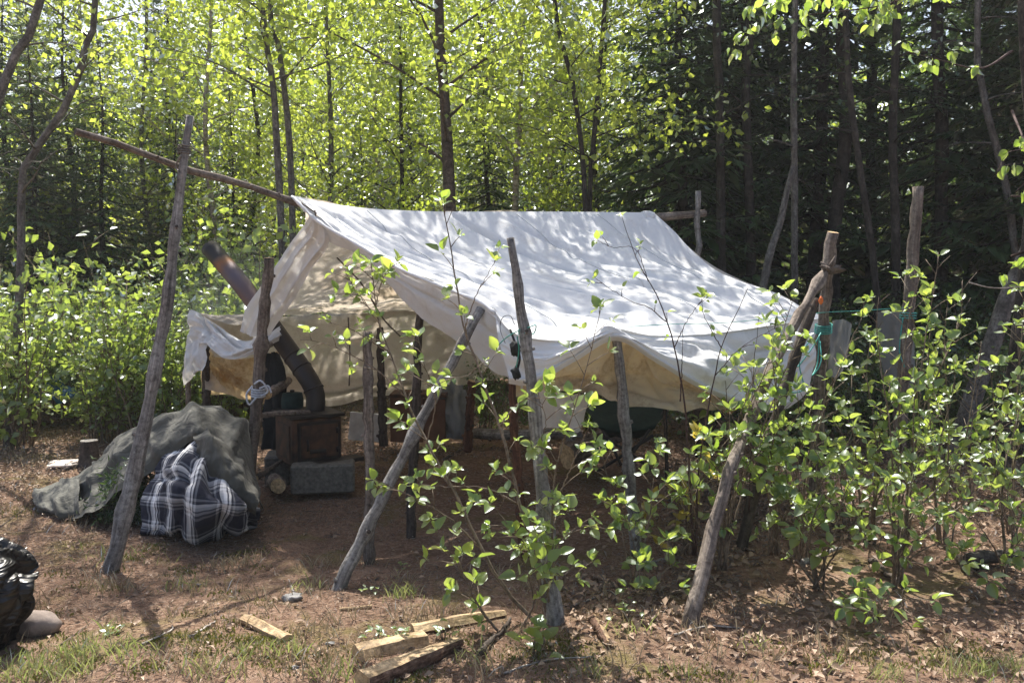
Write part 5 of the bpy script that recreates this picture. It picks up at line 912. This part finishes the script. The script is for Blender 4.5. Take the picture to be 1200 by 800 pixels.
# bushes on the right
def bush(label, bx_, by, d, tops, seed, leaf=.055, step=.08, ll=300, yellow=.0, dens=1.05, name='alder_bush', start=.40, side=.11):
    rr = random.Random(seed*7); stems = []
    for (tx, ty, td) in tops:
        mx, my = bx_+(tx-bx_)*.35+rr.uniform(-14, 14), by+(ty-by)*.5
        stems.append(([(bx_+rr.uniform(-8, 8), by, d), (mx, my, (d+td)/2), (tx+(mx-tx)*.25+rr.uniform(-8, 8), ty+(my-ty)*.3, td), (tx, ty, td)], .0075, start, dens))
    return sapling(name, label, stems, seed, leaf, step, 'bush', ll, yellow=yellow, side=side)
bush('leafy bush growing up around the foot of the pale sunlit pole', 845, 668, 4.45, [(800, 560, 4.2), (855, 480, 4.3), (890, 430, 4.3), (915, 390, 4.4), (938, 395, 4.4), (830, 515, 4.3), (900, 500, 4.2), (945, 460, 4.4)], 201)
bush('yellow tipped small bush between the hem holding pole and the pale sunlit pole', 800, 650, 4.5, [(785, 560, 4.4), (818, 515, 4.4), (800, 580, 4.3), (760, 600, 4.4), (835, 560, 4.5), (842, 600, 4.3), (775, 640, 4.2)], 202, .05, .08, yellow=.35)
bush('tall bush with pale glinting leaves under the crossed poles', 935, 665, 4.7, [(905, 520, 4.4), (950, 480, 4.5), (985, 430, 4.6), (1010, 372, 4.7), (968, 540, 4.4), (1000, 500, 4.4), (925, 580, 4.3), (990, 590, 4.3)], 203)
bush('tallest bush with long leafy shoots in front of the sawn topped post', 1050, 680, 4.75, [(1030, 348, 4.7), (1078, 325, 4.75), (1100, 300, 4.8), (1128, 328, 4.8), (1075, 420, 4.6), (1035, 450, 4.5), (1100, 470, 4.6), (1060, 520, 4.4)], 204)
bush('dense green bush low at the right with leaves reaching the litter', 1045, 700, 4.3, [(1010, 620, 4.1), (1040, 560, 4.2), (1085, 520, 4.3), (1120, 540, 4.3), (1100, 600, 4.1), (1150, 570, 4.3), (1020, 690, 3.9), (1130, 620, 4.1)], 205)
bush('loose bush hanging over the fallen log near the right edge', 1175, 700, 4.5, [(1140, 600, 4.3), (1185, 560, 4.4), (1220, 520, 4.5), (1160, 500, 4.7), (1200, 620, 4.2), (1120, 650, 4.1), (1195, 440, 4.8)], 206)
bush('small leafy bush in the shade left of the pale sunlit pole foot', 780, 705, 4.1, [(760, 660, 4.0), (790, 650, 4.1), (745, 690, 3.9), (800, 690, 4.0)], 207, ll=90)
bush('small low bush with yellow green leaves over the litter at bottom right', 1040, 735, 3.95, [(1005, 690, 3.8), (1030, 700, 3.7), (1060, 690, 3.8), (1020, 715, 3.7)], 208, ll=70)
bush('leafy bush in half shade between the crossed poles and the sawn topped post', 985, 640, 5.4, [(960, 560, 5.2), (1010, 540, 5.3), (1040, 600, 5.1), (985, 500, 5.3), (1060, 560, 5.3), (940, 600, 5.1)], 209, dens=1.1)
bush('leafy bush in half shade behind the bushes at the right edge', 1130, 620, 6.0, [(1100, 480, 5.9), (1150, 440, 6.0), (1190, 480, 5.9), (1120, 540, 5.7), (1080, 520, 5.8), (1180, 560, 5.7)], 210, dens=1.1)
bush('upright bush whose shoots cross the lower canvas beside the crossed poles', 905, 650, 4.55, [(880, 430, 4.4), (905, 400, 4.45), (870, 520, 4.3), (930, 350, 4.6), (895, 470, 4.3), (920, 540, 4.3)], 211)
bush('full bush in front of the dark second prop', 960, 690, 4.3, [(930, 520, 4.2), (965, 560, 4.15), (1000, 560, 4.2), (940, 600, 4.1), (985, 620, 4.1), (900, 620, 4.2)], 212)
bush('high leafy bush between the sawn topped post and the leaning trunk', 1105, 690, 4.9, [(1090, 390, 4.8), (1120, 420, 4.8), (1150, 400, 4.9), (1110, 360, 4.9), (1080, 460, 4.7), (1140, 480, 4.7), (1065, 360, 4.9)], 213)
bush('wide bush filling the space under the sawn topped post', 1020, 640, 5.0, [(1000, 440, 4.9), (1040, 470, 4.8), (1020, 400, 5.0), (980, 520, 4.8), (1060, 540, 4.8), (1030, 570, 4.6)], 214)
bush('drooping bush in half shade at the far right edge', 1190, 640, 5.2, [(1160, 430, 5.1), (1190, 380, 5.1), (1210, 460, 5.0), (1170, 540, 5.0), (1205, 310, 5.2)], 215)
bush('thin leafy bush in front of the lower right hem of the canvas', 850, 600, 5.0, [(835, 510, 4.8), (865, 480, 4.9), (850, 440, 5.0), (885, 520, 4.8)], 216, ll=160)
# rosettes and low plants
def low_plant(label, px, py, n, size, seed, h=.03, name='low_plant', w=.04):
    rr = random.Random(seed); c = G(px, py); t = thing(name, label, 'plant', c)
    for k in range(n):
        a = rr.uniform(0, 6.28); p = c + Vector((rr.uniform(-w, w), rr.uniform(-w, w), h*rr.uniform(.3, 1.4))); add_leaf(t, c, p, Vector((math.cos(a), math.sin(a), rr.uniform(.1, .6))), (rr.uniform(-.2, .2), rr.uniform(-.3, .2), 1), size*rr.uniform(.7, 1.2), rr)
        mb = MB(); mb.tube([Vector((0, 0, -.01)), p-c], [.0015, .001], 3); mb.obj('stalk', M['stem'], t)
low_plant('broad leaved green plant low on the ground under the sapling', 626, 772, 13, .075, 1, .09, w=.06)
low_plant('small green clump on bare earth below the tall grey pole', 132, 744, 18, .024, 2, .02, w=.035)
low_plant('green rosette behind the middle split log, left one', 443, 754, 12, .034, 3, .05)
low_plant('green rosette behind the middle split log, centre one', 474, 752, 12, .034, 4, .05)
low_plant('green rosette resting at the end of the nearest split log', 520, 752, 10, .032, 5, .06)
low_plant('tiny green seedling left of the grass tuft near the leaning pole foot', 433, 697, 8, .026, 6, .03)
low_plant('small green leaves in shade beside the brown dead branch', 735, 725, 16, .03, 7, .06, w=.09)
low_plant('single shoot of green leaves in the shade behind the leaning pole foot', 472, 668, 8, .026, 8, .03)
low_plant('bright fern like plant in the thicket clearing at far left', 96, 500, 16, .12, 9, .1, w=.1)

# ------------------------------------------------------------------ birch whose bright branch hangs in from the top right
bt = thing('birch_tree', 'birch at top right with bright yellow green leaves hanging into the view', 'tree', B(1175, 6.4)); bb = Vector(bt.location)
mb = MB(); tp = catmull([(0, 0, -.1), (.12, 0, 1.2), (.2, .05, 2.4), (.05, 0, 3.6), (.1, 0, 5.2)], 20); mb.tube(tp, [.05-.0016*i for i in range(20)], 8, 0, rough=.12); mb.obj('trunk', M['bark_dark'], bt)
rr = random.Random(88)
for pix in ([(1183, -40, 6.4), (1100, -20, 5.9), (1040, 5, 5.5), (980, 14, 5.3), (920, 22, 5.2), (868, 48, 5.1)], [(1183, -60, 6.4), (1060, -30, 5.6), (1000, -5, 5.35), (940, -2, 5.25), (890, 8, 5.2)], [(1186, 60, 6.4), (1150, 80, 6.0), (1100, 70, 5.8), (1060, 60, 5.7)], [(1186, 130, 6.4), (1200, 170, 5.6), (1180, 180, 5.3), (1165, 210, 5.2)], [(1186, 230, 6.4), (1230, 230, 5.6), (1210, 210, 5.2), (1190, 225, 5.1)], [(1186, 300, 6.4), (1240, 280, 5.6), (1215, 290, 5.2), (1192, 315, 5.1)]):
    P = catmull([W(*p) for p in pix], 20); mb = MB(); mb.tube([Vector(p)-bb for p in P], [max(.002, .011*(1-i/20)) for i in range(20)], 6); br = mb.obj('branch', M['stem_dark'], bt)
    dense = 46 if pix[0][1] < 0 else 9
    for k in range(dense):
        i = rr.randint(6, 19) if pix[0][1] < 0 else rr.randint(8, 19); p = Vector(P[i]) + Vector((rr.uniform(-.09, .09), rr.uniform(-.1, .1), rr.uniform(-.08, .05)))
        for _ in range(rr.randint(2, 4)):
            add_leaf(br, bb, p + Vector((rr.uniform(-.03, .03), rr.uniform(-.03, .03), 0)), Vector((rr.uniform(-1, 1), rr.uniform(-1, 1), rr.uniform(-1.6, -.2))), Vector((rr.uniform(-1, 1), rr.uniform(-1, 1), .8)), .062*rr.uniform(.7, 1.2), rr)
rope('yellow_twig', 'thin yellowish bare twig reaching in from the right edge over the bushes', [(1136, 331, 5.0), (1160, 337, 5.0), (1185, 337, 5.0), (1230, 332, 5.0)], .004, 'dead_twig', 'twig', 20)
print('near leaves', LEAVES[0], 'objects', len(bpy.data.objects))
